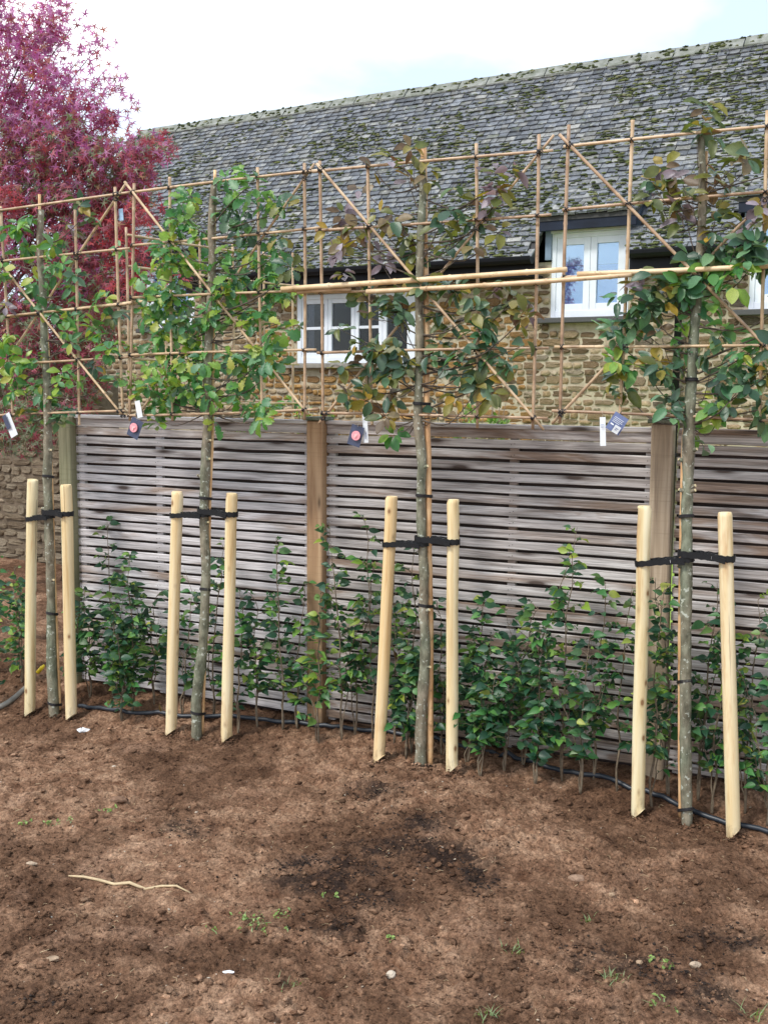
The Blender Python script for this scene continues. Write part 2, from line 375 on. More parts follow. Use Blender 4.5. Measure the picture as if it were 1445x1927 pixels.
def mat_leaf(name, stops, back=(0.30, 0.36, 0.26), rough=0.42, trans=0.28, tcol=None, vein=True):
    s = NT(name); r = s.rand(); base = s.ramp(r, stops)
    n = s.noise(s.co('Object', rnd=True), 30, 4, 0.6)
    base = s.mix(1.0, base, s.ramp(n, [(0.3, 0.62), (0.7, 1.25)]), 'MULTIPLY')
    g = s.new('ShaderNodeNewGeometry')
    c = s.mix(g.outputs['Backfacing'], base, s.mix(0.45, base, back))
    s.fin(c, rough, 0.55)
    tr = s.new('ShaderNodeBsdfTranslucent'); mx = s.new('ShaderNodeMixShader'); mx.inputs[0].default_value = trans
    hs = s.mix(1.0, base, tcol or (1.5, 1.7, 0.6), 'MULTIPLY')
    s.l.new(hs, tr.inputs['Color']); s.l.new(s.b.outputs[0], mx.inputs[1]); s.l.new(tr.outputs[0], mx.inputs[2]); s.l.new(mx.outputs[0], s.out.inputs['Surface'])
    s.bump(n, 0.35, 0.002)
    return s.m
L_GREEN = mat_leaf('leaf_green', [(0.0, (0.040, 0.146, 0.037)), (0.35, (0.063, 0.215, 0.060)), (0.7, (0.120, 0.290, 0.060)), (0.93, (0.241, 0.398, 0.077)), (1.0, (0.395, 0.398, 0.085))])
L_TEAL = mat_leaf('leaf_bluegreen', [(0.0, (0.054, 0.164, 0.080)), (0.5, (0.098, 0.246, 0.124)), (1.0, (0.198, 0.344, 0.174))], back=(0.30, 0.40, 0.34))
L_LIME = mat_leaf('leaf_lime', [(0.0, (0.143, 0.275, 0.033)), (0.6, (0.242, 0.363, 0.044)), (1.0, (0.396, 0.396, 0.066))])
L_OLIVE = mat_leaf('leaf_olive', [(0.0, (0.066, 0.094, 0.025)), (0.4, (0.120, 0.137, 0.033)), (0.75, (0.214, 0.199, 0.035)), (1.0, (0.381, 0.236, 0.035))], back=(0.25, 0.22, 0.15))
L_COPPER = mat_leaf('leaf_copper', [(0.0, (0.101, 0.068, 0.037)), (0.4, (0.164, 0.113, 0.056)), (0.75, (0.235, 0.196, 0.093)), (1.0, (0.266, 0.243, 0.050))], back=(0.42, 0.26, 0.23), tcol=(1.6, 1.0, 0.7))
L_MAUVE = mat_leaf('leaf_mauve', [(0.0, (0.128, 0.093, 0.109)), (0.5, (0.243, 0.202, 0.236)), (1.0, (0.385, 0.342, 0.406))], back=(0.42, 0.38, 0.40), tcol=(1.5, 1.0, 1.0))
L_HEDGE = mat_leaf('leaf_hedge', [(0.0, (0.015, 0.057, 0.030)), (0.35, (0.024, 0.086, 0.045)), (0.7, (0.048, 0.132, 0.053)), (0.92, (0.120, 0.214, 0.053)), (1.0, (0.175, 0.263, 0.064))], rough=0.38, back=(0.22, 0.34, 0.24))
L_DEEP = mat_leaf('leaf_deep_green', [(0.0, (0.033, 0.083, 0.050)), (0.5, (0.061, 0.127, 0.072)), (0.85, (0.099, 0.176, 0.088)), (1.0, (0.176, 0.187, 0.066))], back=(0.26, 0.34, 0.30), rough=0.36, trans=0.2)
R_PURPLE = mat_leaf('leaf_purple', [(0.0, (0.307, 0.095, 0.236)), (0.5, (0.527, 0.170, 0.367)), (1.0, (0.746, 0.432, 0.630))], back=(0.3, 0.12, 0.26), trans=0.4, tcol=(1.7, 1.0, 1.6), rough=0.5)
R_CRIMSON = mat_leaf('leaf_crimson', [(0.0, (0.152, 0.035, 0.054)), (0.5, (0.318, 0.049, 0.090)), (0.85, (0.484, 0.096, 0.133)), (1.0, (0.333, 0.338, 0.090))], back=(0.3, 0.09, 0.12), trans=0.35, tcol=(1.8, 1.0, 1.0), rough=0.5)
R_SCARLET = mat_leaf('leaf_scarlet', [(0.0, (0.360, 0.018, 0.036)), (1.0, (0.624, 0.048, 0.072))], back=(0.4, 0.1, 0.1), trans=0.35, tcol=(1.6, 1.0, 1.0), rough=0.5)
R_GREEN = mat_leaf('leaf_mixed_olive', [(0.0, (0.060, 0.084, 0.024)), (0.7, (0.144, 0.168, 0.036)), (1.0, (0.192, 0.072, 0.060))], trans=0.3)
L_BUSH = mat_leaf('leaf_bush', [(0.0, (0.10, 0.20, 0.04)), (0.6, (0.18, 0.30, 0.06)), (1.0, (0.30, 0.42, 0.12))])

def mat_stone(name, stops):
    s = NT(name); r = s.rand(); base = s.ramp(r, stops)
    n = s.noise(s.co('Object', rnd=True), 14, 7, 0.65)
    c = s.mix(1.0, base, s.ramp(n, [(0.28, 0.45), (0.5, 0.95), (0.72, 1.25)]), 'MULTIPLY')
    li = s.ramp(s.noise(s.co('Object', rnd=True), 7, 4, 0.6), [(0.60, 0.0), (0.70, 0.55)])
    c = s.mix(li, c, (0.42, 0.40, 0.33))
    s.bump(n, 1.0, 0.035); return s.fin(c, 0.9, 0.2)
M_STONE = mat_stone('ironstone', [(0.0, (0.18, 0.125, 0.075)), (0.2, (0.34, 0.24, 0.135)), (0.45, (0.44, 0.345, 0.22)), (0.7, (0.29, 0.195, 0.115)), (0.85, (0.46, 0.39, 0.28)), (1.0, (0.15, 0.115, 0.085))])
M_STONEO = mat_stone('orange_ironstone', [(0.0, (0.34, 0.19, 0.07)), (0.5, (0.46, 0.27, 0.10)), (1.0, (0.27, 0.16, 0.08))])
M_STONEG = mat_stone('garden_wall_stone', [(0.0, (0.20, 0.15, 0.10)), (0.5, (0.32, 0.25, 0.17)), (1.0, (0.40, 0.33, 0.24))])
M_MORTAR = mat_simple_noise('lime_mortar', (0.34, 0.29, 0.20), (0.52, 0.46, 0.34), 14, 0.95, 0.6, 0.01)
M_MORTARD = mat_simple_noise('earth_mortar', (0.10, 0.075, 0.05), (0.20, 0.155, 0.11), 14, 0.95, 0.6, 0.01)
def mat_slate():
    s = NT('stone_slate'); r = s.rand()
    base = s.ramp(r, [(0.0, (0.105, 0.115, 0.13)), (0.3, (0.17, 0.185, 0.21)), (0.6, (0.235, 0.255, 0.285)), (0.8, (0.18, 0.18, 0.17)), (0.92, (0.28, 0.29, 0.295)), (1.0, (0.37, 0.37, 0.35))])
    n = s.noise(s.co('Object', rnd=True), 16, 6, 0.65)
    c = s.mix(1.0, base, s.ramp(n, [(0.3, 0.6), (0.7, 1.25)]), 'MULTIPLY')
    li = s.ramp(s.noise(s.co('Object', rnd=True), 9, 4, 0.7), [(0.57, 0.0), (0.66, 0.7)])
    c = s.mix(li, c, (0.48, 0.48, 0.42))
    mo = s.ramp(s.noise(s.co('Object', rnd=True), 5, 5, 0.7), [(0.56, 0.0), (0.68, 0.8)])
    c = s.mix(mo, c, (0.10, 0.12, 0.055))
    s.bump(n, 0.6, 0.01); return s.fin(c, 0.8, 0.35)
M_SLATE = mat_slate()
M_RIDGE = mat_simple_noise('mossy_ridge', (0.12, 0.135, 0.10), (0.30, 0.31, 0.29), 9, .9, .8, .02)
M_UNDER = flat('roof_underlay', (0.05, 0.05, 0.05), 0.9)
def mat_moss():
    s = NT('moss'); r = s.rand()
    base = s.ramp(r, [(0.0, (0.040, 0.052, 0.026)), (0.5, (0.078, 0.095, 0.040)), (0.85, (0.13, 0.15, 0.055)), (1.0, (0.22, 0.22, 0.13))])
    n = s.noise(s.co('Object', rnd=False), 60, 4); s.bump(n, 0.8, 0.02)
    return s.fin(s.mix(1.0, base, s.ramp(n, [(0.3, 0.6), (0.7, 1.3)]), 'MULTIPLY'), 0.95, 0.1)
M_MOSS = mat_moss()
M_WHITE = flat('white_paint', (0.74, 0.79, 0.86), 0.4, 0.5, 0.05, 8)
M_GUTTER = flat('black_gutter', (0.007, 0.008, 0.012), 0.55, 0.25)
M_LEAD = flat('blue_lead', (0.20, 0.27, 0.36), 0.45, 0.5, 0.2, 6)
M_LINTEL = flat('dark_lead_fascia', (0.012, 0.018, 0.034), 0.6, 0.25, 0.3, 5)
def mat_glass(name, tint, alpha, gt_=(1, 1, 1)):
    s = NT(name); s.fin(tint, 0.03, 0.8)
    tr = s.new('ShaderNodeBsdfTransparent'); tr.inputs[0].default_value = (0.97, 0.98, 1.0, 1)
    gl = s.new('ShaderNodeBsdfGlossy'); gl.inputs['Roughness'].default_value = 0.02
    fr = s.new('ShaderNodeFresnel'); fr.inputs[0].default_value = 1.52
    ad = s.new('ShaderNodeMath', operation='ADD'); ad.inputs[1].default_value = alpha; s.l.new(fr.outputs[0], ad.inputs[0])
    mx = s.new('ShaderNodeMixShader'); s.l.new(ad.outputs[0], mx.inputs[0]); s.l.new(tr.outputs[0], mx.inputs[1]); s.l.new(gl.outputs[0], mx.inputs[2])
    gl.inputs['Color'].default_value = (*gt_, 1); s.l.new(mx.outputs[0], s.out.inputs['Surface']); return s.m
M_GLASS = mat_glass('window_glass', (0.02, 0.03, 0.04), -0.034)
M_GLASSB = mat_glass('sky_glass', (0.02, 0.03, 0.04), 0.16, (0.62, 0.82, 1.0))  # blue of the reflected sky put into the gloss tint
M_CURTAIN = flat('grey_curtain', (0.07, 0.085, 0.11), 0.9)
M_SKYHI = flat('pale_sky_reflection', (0.50, 0.74, 0.97), 0.9, 0.2, 0.06, 2)  # sky reflection in the dormer panes, painted as pale blue
M_PANELO = flat('blue_sheet', (0.26, 0.46, 0.84), 0.9, 0.2, 0.08, 2)  # mid-blue sheet behind the lower panes
M_ROOM = flat('room_shade', (0.012, 0.013, 0.016), 0.95)  # shade inside the rooms painted as near-black
M_SILL = mat_simple_noise('stone_sill', (0.16, 0.15, 0.13), (0.34, 0.32, 0.28), 10)
M_SILLD = flat('dark_sill', (0.07, 0.07, 0.07), 0.7)

def mat_soil(name='soil', rnd=False):
    s = NT(name); co = s.co('Object', rnd=False)
    n1 = s.noise(co, 1.3, 5, 0.6, 0.5); n2 = s.noise(co, 9, 6, 0.65); n3 = s.noise(co, 70, 5, 0.7)
    dry = s.ramp(n2, [(0.3, (0.195, 0.098, 0.057)), (0.5, (0.355, 0.205, 0.127)), (0.68, (0.57, 0.365, 0.24))])
    damp = s.ramp(n2, [(0.3, (0.09, 0.045, 0.026)), (0.7, (0.26, 0.145, 0.087))])
    c = s.mix(s.ramp(n1, [(0.42, 0.0), (0.56, 1.0)]), damp, dry)
    pk = s.ramp(s.noise(co, 3.1, 4, 0.6), [(0.58, 0.0), (0.70, 0.5)])
    c = s.mix(pk, c, (0.45, 0.275, 0.185))
    # dark peaty patches of compost mixed into the soil
    att = s.new('ShaderNodeAttribute'); att.attribute_name = 'peat'
    m = s.new('ShaderNodeMath', operation='MULTIPLY'); s.l.new(att.outputs['Fac'], m.inputs[0])
    s.l.new(s.ramp(s.noise(co, 11, 6, 0.75), [(0.40, 0.0), (0.56, 1.0)]), m.inputs[1])
    c = s.mix(m.outputs[0], c, (0.022, 0.016, 0.015))
    c = s.mix(1.0, c, s.ramp(n3, [(0.3, 0.36), (0.5, 0.95), (0.70, 1.65)]), 'MULTIPLY')
    if rnd: c = s.mix(1.0, c, s.ramp(s.rand(), [(0.0, 0.65), (0.8, 1.1), (0.97, 1.35), (1.0, 2.0)]), 'MULTIPLY')
    h = s.new('ShaderNodeMath', operation='ADD'); s.l.new(n3, h.inputs[0]); s.l.new(s.noise(co, 190, 3, 0.7), h.inputs[1])
    s.bump(h.outputs[0], 1.0, 0.014); return s.fin(c, 0.95, 0.15)
M_SOIL = mat_soil(); M_CRUMB = mat_soil('soil_crumb', True)
def mat_clod():
    s = NT('clod'); r = s.rand(); base = s.ramp(r, [(0.0, (0.075, 0.042, 0.027)), (0.4, (0.150, 0.088, 0.056)), (0.75, (0.235, 0.145, 0.098)), (0.96, (0.33, 0.22, 0.155)), (1.0, (0.46, 0.37, 0.28))])
    n = s.noise(s.co('Object', rnd=True), 60, 5, 0.7); s.bump(n, 0.9, 0.005)
    return s.fin(s.mix(1.0, base, s.ramp(n, [(0.3, 0.6), (0.7, 1.3)]), 'MULTIPLY'), 0.95, 0.15)
M_CLOD = mat_clod()
def mat_peat():
    s = NT('peat_crumb'); r = s.rand(); return s.fin(s.ramp(r, [(0.0, (0.012, 0.009, 0.008)), (1.0, (0.05, 0.035, 0.028))]), 0.9, 0.2)
M_PEAT = mat_peat()
M_PEBBLE = mat_stone('pebble', [(0.0, (0.40, 0.27, 0.17)), (0.5, (0.52, 0.42, 0.32)), (1.0, (0.62, 0.56, 0.47))])
M_STRAW = flat('dry_straw', (0.52, 0.40, 0.24), 0.7)
M_LAWN = mat_simple_noise('lawn', (0.20, 0.34, 0.05), (0.36, 0.52, 0.10), 30, 0.9, 0.8, 0.03)
M_GRASS = mat_leaf('grass_blade', [(0.0, (0.14, 0.25, 0.05)), (1.0, (0.30, 0.42, 0.12))])
M_TAG = flat('slate_blue_card', (0.06, 0.075, 0.13), 0.45)
M_TAGB = flat('blue_card', (0.14, 0.18, 0.34), 0.45)
M_PINK = flat('pink_print', (0.90, 0.36, 0.40), 0.5)
M_PINKL = flat('pale_print', (0.95, 0.55, 0.55), 0.5)
M_CARD = flat('white_card', (0.76, 0.80, 0.83), 0.5, 0.4, 0.04)
M_STRING = flat('string', (0.45, 0.38, 0.3), 0.8)
M_YELLOW = flat('yellow_plastic', (0.75, 0.55, 0.02), 0.5)
M_SEA = flat('pale_blue', (0.35, 0.55, 0.75), 0.4)

# ------------------------------------------------------------------ ground
def rect_grid(name, xs, ys, zf, mat):
    X, Y = np.meshgrid(xs, ys); Z = zf(X, Y); nx, ny = len(xs), len(ys)
    V = np.stack([X, Y, Z], -1).reshape(-1, 3)
    i = (np.arange(ny - 1)[:, None] * nx + np.arange(nx - 1)[None, :]).ravel()
    F = np.stack([i, i + 1, i + nx + 1, i + nx], -1)
    m = bpy.data.meshes.new(name); m.vertices.add(len(V)); m.vertices.foreach_set('co', V.astype(np.float32).ravel())
    m.loops.add(F.size); m.loops.foreach_set('vertex_index', F.astype(np.int32).ravel())
    m.polygons.add(len(F)); m.polygons.foreach_set('loop_start', np.arange(0, F.size, 4, dtype=np.int32)); m.polygons.foreach_set('loop_total', np.full(len(F), 4, dtype=np.int32))
    m.materials.append(mat); m.update(calc_edges=True)
    o = bpy.data.objects.new(name, m); link(o); return o, V
ys = [1.9]
while ys[-1] < 12.6: ys.append(ys[-1] + 0.0105 * max(1.0, (ys[-1] / 4.2) ** 1.6))
soil, SV = rect_grid('soil', np.arange(-6.2, 3.6, 0.0125), np.array(ys), soil_z, M_SOIL)
tag(soil, 'bare reddish brown crumbly soil in front of the slatted fence', None, None, 'structure')
PEAT = [(600, 1660, 0.26, 0.08), (760, 1600, 0.34, 0.05), (690, 1690, 0.16, 0.06), (560, 1625, .12, .04), (660, 1630, .2, .04), (860, 1615, 0.22, 0.07), (640, 1750, 0.13, 0.06), (900, 1650, .12, .06), (1130, 1810, 0.16, 0.06), (1370, 1765, 0.17, 0.05), (1310, 1870, 0.16, 0.08), (60, 1885, 0.12, 0.04), (1230, 1820, .12, .05), (350, 1560, .15, .05), (800, 1560, .16, .05), (700, 1500, .15, .06)]
pe = np.zeros(len(SV))
for px, py, rx, ry in PEAT:
    P = ground(px, py); d = ((SV[:, 0] - P.x) / rx) ** 2 + ((SV[:, 1] - P.y) / (ry * 2.2)) ** 2; pe = np.maximum(pe, np.clip(1.25 - d, 0, 1) * .85)
at = soil.data.attributes.new('peat', 'FLOAT', 'POINT'); at.data.foreach_set('value', pe.astype(np.float32))
g = MB(); g.box(-600, 600, -300, 900, -0.9, -0.25); o = g.build('ground', M_SOIL); tag(o, None, None, None, 'structure')
# lawn behind the fence (only to the right of the first post)
P1 = onF(132, 1290); P1.z = 0
def fpt(s, d, z): # fence coordinates relative to FENCE0: s along, d behind
    return FENCE0 + FU * s - FN * d + Vector((0, 0, z))
s1 = (P1 - FENCE0).dot(FU)
g = MB(); A, B, C_, E = fpt(s1 + 0.1, 0.10, 0.045), fpt(9, 0.10, 0.045), fpt(9, 30, 0.045), fpt(s1 + 0.1, 30, 0.045)
g.add([A, B, C_, E] + [p - Vector((0, 0, 0.3)) for p in (A, B, C_, E)], [(0, 1, 2, 3), (0, 4, 5, 1), (1, 5, 6, 2), (2, 6, 7, 3), (3, 7, 4, 0)])
tag(g.build('lawn', M_LAWN), 'bright green lawn showing through the gaps behind the fence', None, None, 'structure')

# soil clods, joined
cl = []; TPL = []
for k in range(6):
    m_ = MB(); m_.ico((0, 0, 0), 1, (1, 0.75, 0.45), 0.45); TPL.append(tri_template(m_))
for k in range(4):
    m_ = MB(); m_.ico((0, 0, 0), 1, (1, 0.75, 0.42), 0.32, 1); TPL.append(tri_template(m_))
def rm(loc, rx, ry, rz, sc):
    M = Matrix.Translation(loc) @ Euler((rx, ry, rz)).to_matrix().to_4x4() @ Matrix.Diagonal((sc, sc, sc, 1)); return M
for _ in range(34000):
    y = 2.6 + 5.2 * R.random() ** 1.3; x = R.uniform(-0.46 * y, 0.46 * y)
    if (Vector((x, y, 0)) - FENCE0).dot(FN) < -0.05: continue
    dens = float(vn(np.array(x * 1.7), np.array(y * 1.7), 31))
    if R.random() > 0.35 + 1.0 * dens: continue
    sc = 0.0028 + 0.0045 * R.random() + (0.015 * R.random() ** 15)
    big = sc > 0.010
    cl.append((R.randrange(6, 10) if big else R.randrange(6), rm((x, y, sz(x, y) + sc * 0.3), R.uniform(-.4, .4), R.uniform(-.4, .4), R.uniform(0, 6.3), sc), 0))
scatter_mesh('soil_crumbs', TPL, [M_CRUMB], cl, smooth=False)
tag(bpy.data.objects['soil_crumbs'], 'crumbs and small clods of loose brown soil', 'soil', None, 'stuff')
cl = []
for px, py, rx, ry in PEAT:
    P = ground(px, py)
    for _ in range(130):
        x = P.x + R.gauss(0, rx * 0.75); y = P.y + R.gauss(0, ry * 1.5)
        if vn(np.array(x * 13), np.array(y * 13), 77) < .48: continue
        cl.append((R.randrange(6), rm((x, y, sz(x, y) + 0.002), R.uniform(-.4, .4), 0, R.uniform(0, 6.3), R.uniform(0.003, 0.008)), 0))
o = scatter_mesh('compost', TPL, [M_PEAT], cl); tag(o, 'black compost crumbs trodden into the brown soil', 'compost', None, 'stuff')
cl = []
for _ in range(300):
    y = 2.7 + 2.6 * R.random(); x = R.uniform(-0.42 * y, 0.42 * y)
    sc = 0.003 + 0.005 * R.random() ** 3
    cl.append((R.randrange(6), rm((x, y, sz(x, y) + sc * 0.2), R.uniform(-.4, .4), R.uniform(-.4, .4), R.uniform(0, 6.3), sc), 0))
o = scatter_mesh('gravel', TPL, [M_PEBBLE], cl); tag(o, 'tiny pale stones sprinkled over the soil', 'gravel', None, 'stuff')
mbs = MB()
for _ in range(260):
    y = 2.7 + 2.4 * R.random(); x = R.uniform(-0.42 * y, 0.42 * y); a = R.uniform(0, 3.14); L = R.uniform(0.01, 0.035)
    z = sz(x, y) + 0.006
    mbs.tube([(x, y, z), (x + L * .5 * math.cos(a), y + L * .5 * math.sin(a), z + 0.003), (x + L * math.cos(a + .3), y + L * math.sin(a + .3), z)], 0.0009, 3)
o = mbs.build('plant_litter', M_STRAW); tag(o, 'fine dry straw and root bits lying on the soil', 'litter', None, 'stuff')

# named clods, stones, stick
def lump(name, px, py, r, sc, mat, label, cat, group=None, n=2):
    P = ground(px, py); P.z = sz(P.x, P.y)
    m_ = MB()
    m_.ico((P.x, P.y, P.z + r * sc[2] * 0.35), r, sc, 0.16, 1)
    if n > 1: m_.ico((P.x + r * .5, P.y + r * .2, P.z + r * sc[2] * .2), r * .6, sc, 0.2, 1)
    o = m_.build(name, mat, origin=P); return tag(o, label, cat, group)
lump('soil_clod', 225, 1512, 0.035, (1.2, .7, .5), M_CLOD, 'flat dark soil clod with a hollow beneath, on the left of the bed', 'clod', 'large soil clods')
lump('soil_clod', 1083, 1658, 0.032, (1.1, .7, .55), M_CLOD, 'flat angular soil clod lying in front of the right hand stakes', 'clod', 'large soil clods')
lump('soil_clod', 690, 1465, 0.02, (1, .8, .7), M_CLOD, 'small clod in front of the leaning stake of the third tree', 'clod', 'large soil clods', 1)
lump('stone', 735, 1838, 0.019, (1, .8, .7), M_PEBBLE, 'tan stone at the bottom middle of the bare soil', 'stone', 'loose stones', 1)
lump('stone', 100, 1808, 0.017, (1.3, .8, .5), M_PEBBLE, 'flat pale orange stone at lower left of the soil', 'stone', 'loose stones', 1)
lump('stone', 60, 1630, 0.016, (1.4, .8, .5), M_PEBBLE, 'flat tan stone left of the dry stick', 'stone', 'loose stones', 1)
lump('stone', 1150, 1688, 0.012, (1, .9, .8), M_PEBBLE, 'small round orange stone right of the angular clod', 'stone', 'loose stones', 1)
lump('stone', 1203, 1812, 0.013, (1.1, .8, .7), M_PEBBLE, 'small pale stone near a green tuft at lower right', 'stone', 'loose stones', 1)
lump('stone', 1308, 1813, 0.018, (1.2, .8, .6), M_PEBBLE, 'brown stone ringed by dark compost at lower right', 'stone', 'loose stones', 1)
lump('stone', 430, 1837, 0.012, (1.6, .7, .4), M_WHITEBIT, 'thin white stone flake near the bottom left middle', 'stone', 'loose stones', 1)
lump('stone', 215, 1440, 0.010, (1.3, .8, .6), M_PEBBLE, 'pair of tiny pale stones in front of the second tree', 'stone', 'loose stones', 2)
A, B = ground(130, 1655), ground(362, 1677); pts = []
for i in range(9):
    t = i / 8; P = A.lerp(B, t); P.z = sz(P.x, P.y) + 0.008 + 0.004 * math.sin(i * 2.1); P.y += 0.004 * math.sin(i * 1.3); pts.append(P)
m_ = MB(); m_.tube(pts, [0.003, .0055, .0065, .007, .006, .0065, .005, .0045, .003], 6, jit=0.15)
tag(m_.build('dry_stick', M_STRAW, origin=pts[0], smooth=True), 'long thin pale dry stick lying on the soil at left', 'stick')

# ------------------------------------------------------------------ house (local frame: x along the wall to the right, y inwards, z up)
HA = CAM + ray(557, 690) * (14.0 / FPX)
HO = Vector((HA.x, HA.y, 0))
house = empty('stone_house', HO, HANG, 'long stone house with mossy stone slate roof, black gutter and white windows', 'house')
def HL(px, py, yoff=0.0):
    P = hit(px, py, HO - HN * yoff, HN); return ((P - HO).dot(HU), P.z)
hm = Matrix.Translation(HO) @ Matrix.Rotation(HANG, 4, 'Z')
def hproj(x, y, z): return project(hm @ Vector((x, y, z)))
EY = -0.28
_, ZE = HL(1187, 474, EY)
PITCH = D2R(49)
NR = Vector((0, -math.sin(PITCH), math.cos(PITCH)))
# ridge length up the slope from the photo point (1445,75)
Wn = hm.to_3x3() @ NR; WP = hm @ Vector((0, EY, ZE))
RP = hm.inverted() @ hit(1445, 75, WP, Wn)
TR = (RP.z - ZE) / math.sin(PITCH)
UL = (hm.inverted() @ hit(268, 252, WP, Wn)).x
UR = (hm.inverted() @ hit(1790, 75, WP, Wn)).x
print('house: eaves z', round(ZE, 2), 'ridge z', round(RP.z, 2), 'TR', round(TR, 2), 'u', round(UL, 2), round(UR, 2))
# openings : (px0, pytop, px1, pybottom)
def opening(a, t, b, bo):
    u0, z1 = HL(a, t); u1, _ = HL(b, t); _, z0 = HL(a, bo); return [u0, u1, z0, z1]
W1 = opening(557, 556, 779, 684)
W2 = opening(1037, 440, 1184, 598)
W3 = opening(1414, 405, 1590, 582)
W0 = opening(273, 503, 362, 618)
ZWT = ZE - 0.02
dorm = [W0, W2, W3]
opens = [W0, W1, W2, W3]
def cut_strips(u0, u1, z0, z1, opens):
    """rectangles of the wall left after removing the openings"""
    xs_ = sorted({u0, u1, *[o[0] for o in opens], *[o[1] for o in opens]}); out = []
    for a, b in zip(xs_, xs_[1:]):
        mid = (a + b) / 2; ops = sorted([(o[2], min(o[3], z1)) for o in opens if o[0] < mid < o[1]]); z = z0
        for c, d in ops:
            out.append((a, b, z, c)); z = d
        if z < z1 - 1e-4: out.append((a, b, z, z1))
    return out
wm = MB()
for a, b, c, d in cut_strips(UL + 0.2, UR, -0.1, ZWT, opens): wm.box(a, b, 0.04, 0.34, c, d)
wall = wm.local('wall', M_MORTAR, house)
# side and back walls, so that the inside is a closed dark room
YB = 2 * (TR * math.cos(PITCH)) + EY - 0.28
bm_ = MB(); bm_.box(UL + 0.2, UR, YB, YB + 0.3, -0.1, ZE); bm_.box(UL + 0.2, UL + 0.5, 0.345, YB - 0.005, -0.1, ZE); bm_.box(UR - 0.3, UR - 0.005, 0.345, YB - 0.005, -0.1, ZE)
yr = EY + TR * math.cos(PITCH); zr = RP.z
bm_.add([(UL + 0.2, 0.345, ZE), (UL + 0.2, YB, ZE), (UL + 0.2, yr, zr - 0.2), (UL + 0.5, 0.345, ZE), (UL + 0.5, YB, ZE), (UL + 0.5, yr, zr - 0.2)], [(0, 1, 2), (3, 5, 4), (0, 2, 5, 3), (1, 4, 5, 2)])
bm_.local('gable_wall', M_MORTAR, house)
# roof underlay
def rp(u, t, off=0.0): return Vector((u, EY + t * math.cos(PITCH), ZE + t * math.sin(PITCH))) + NR * off
DPITCH = D2R(33)
def dormer_geo(o):
    zt = o[3] + 0.17; y0 = -0.14
    # t where the catslide meets the main slope
    # catslide: z = zt + (y-y0)*tan(dp); main: z = ZE + (y-EY)*tan(p)
    y = (zt - ZE + EY * math.tan(PITCH) - y0 * math.tan(DPITCH)) / (math.tan(PITCH) - math.tan(DPITCH))
    return zt, y0, y, (y - EY) / math.cos(PITCH)
rf = MB()
us = sorted({UL, UR, *[o[0] - 0.12 for o in dorm], *[o[1] + 0.12 for o in dorm]})
for a, b in zip(us, us[1:]):
    mid = (a + b) / 2; t0 = 0.0
    for o in dorm:
        if o[0] - 0.12 < mid < o[1] + 0.12: t0 = (0.42 - EY) / math.cos(PITCH)
    p = [rp(a, t0), rp(b, t0), rp(b, TR), rp(a, TR), rp(a, t0, -0.08), rp(b, t0, -0.08), rp(b, TR, -0.08), rp(a, TR, -0.08)]
    rf.add(p, [(0, 1, 2, 3), (7, 6, 5, 4), (0, 4, 5, 1), (1, 5, 6, 2), (3, 2, 6, 7), (0, 3, 7, 4)])
pb = [Vector((UL, yr, zr - .02)), Vector((UR, yr, zr - .02)), Vector((UR, YB + 0.5, ZE - .2)), Vector((UL, YB + 0.5, ZE - .2))]
rf.add(pb + [p - Vector((0, 0, 0.1)) for p in pb], [(0, 1, 2, 3), (7, 6, 5, 4), (0, 4, 5, 1), (1, 5, 6, 2), (2, 6, 7, 3), (3, 7, 4, 0)])
roof = rf.local('roof', M_UNDER, house)
# slates
STPL = []; SMESH = []
for k in range(6):
    m_ = MB(); j = lambda a=0.05: R.uniform(-a, a)
    # unit slate: x -0.5..0.5, y 0..1 (up slope), z thickness; front edge chipped
    top = [(-.5 + j(.02), 0 + j(.06), .5), (-.15, 0 + j(.07), .5), (.2, 0 + j(.07), .5), (.5 + j(.02), 0 + j(.06), .5), (.5, 1, .5), (-.5, 1, .5)]
    bot = [(x, y, -.5) for x, y, z in top]
    m_.add(top + bot, [(0, 1, 2, 3, 4, 5), (6, 7, 1, 0)[::-1], (7, 8, 2, 1)[::-1], (8, 9, 3, 2)[::-1], (9, 10, 4, 3)[::-1], (11, 6, 0, 5)[::-1]])
    STPL.append(tri_template(m_)); SMESH.append(m_.mesh('slate', M_SLATE))
slates = []
RX = Matrix.Rotation(PITCH - D2R(10), 4, 'X')
COURSE = 0.090
nc = int(TR / COURSE) + 1
mossxf = []
def mossf(u, t): return float(vn(np.array(u * 1.3), np.array(t * 1.3), 51)) * 0.6 + float(vn(np.array(u * 3.1), np.array(t * 3.1), 52)) * 0.4
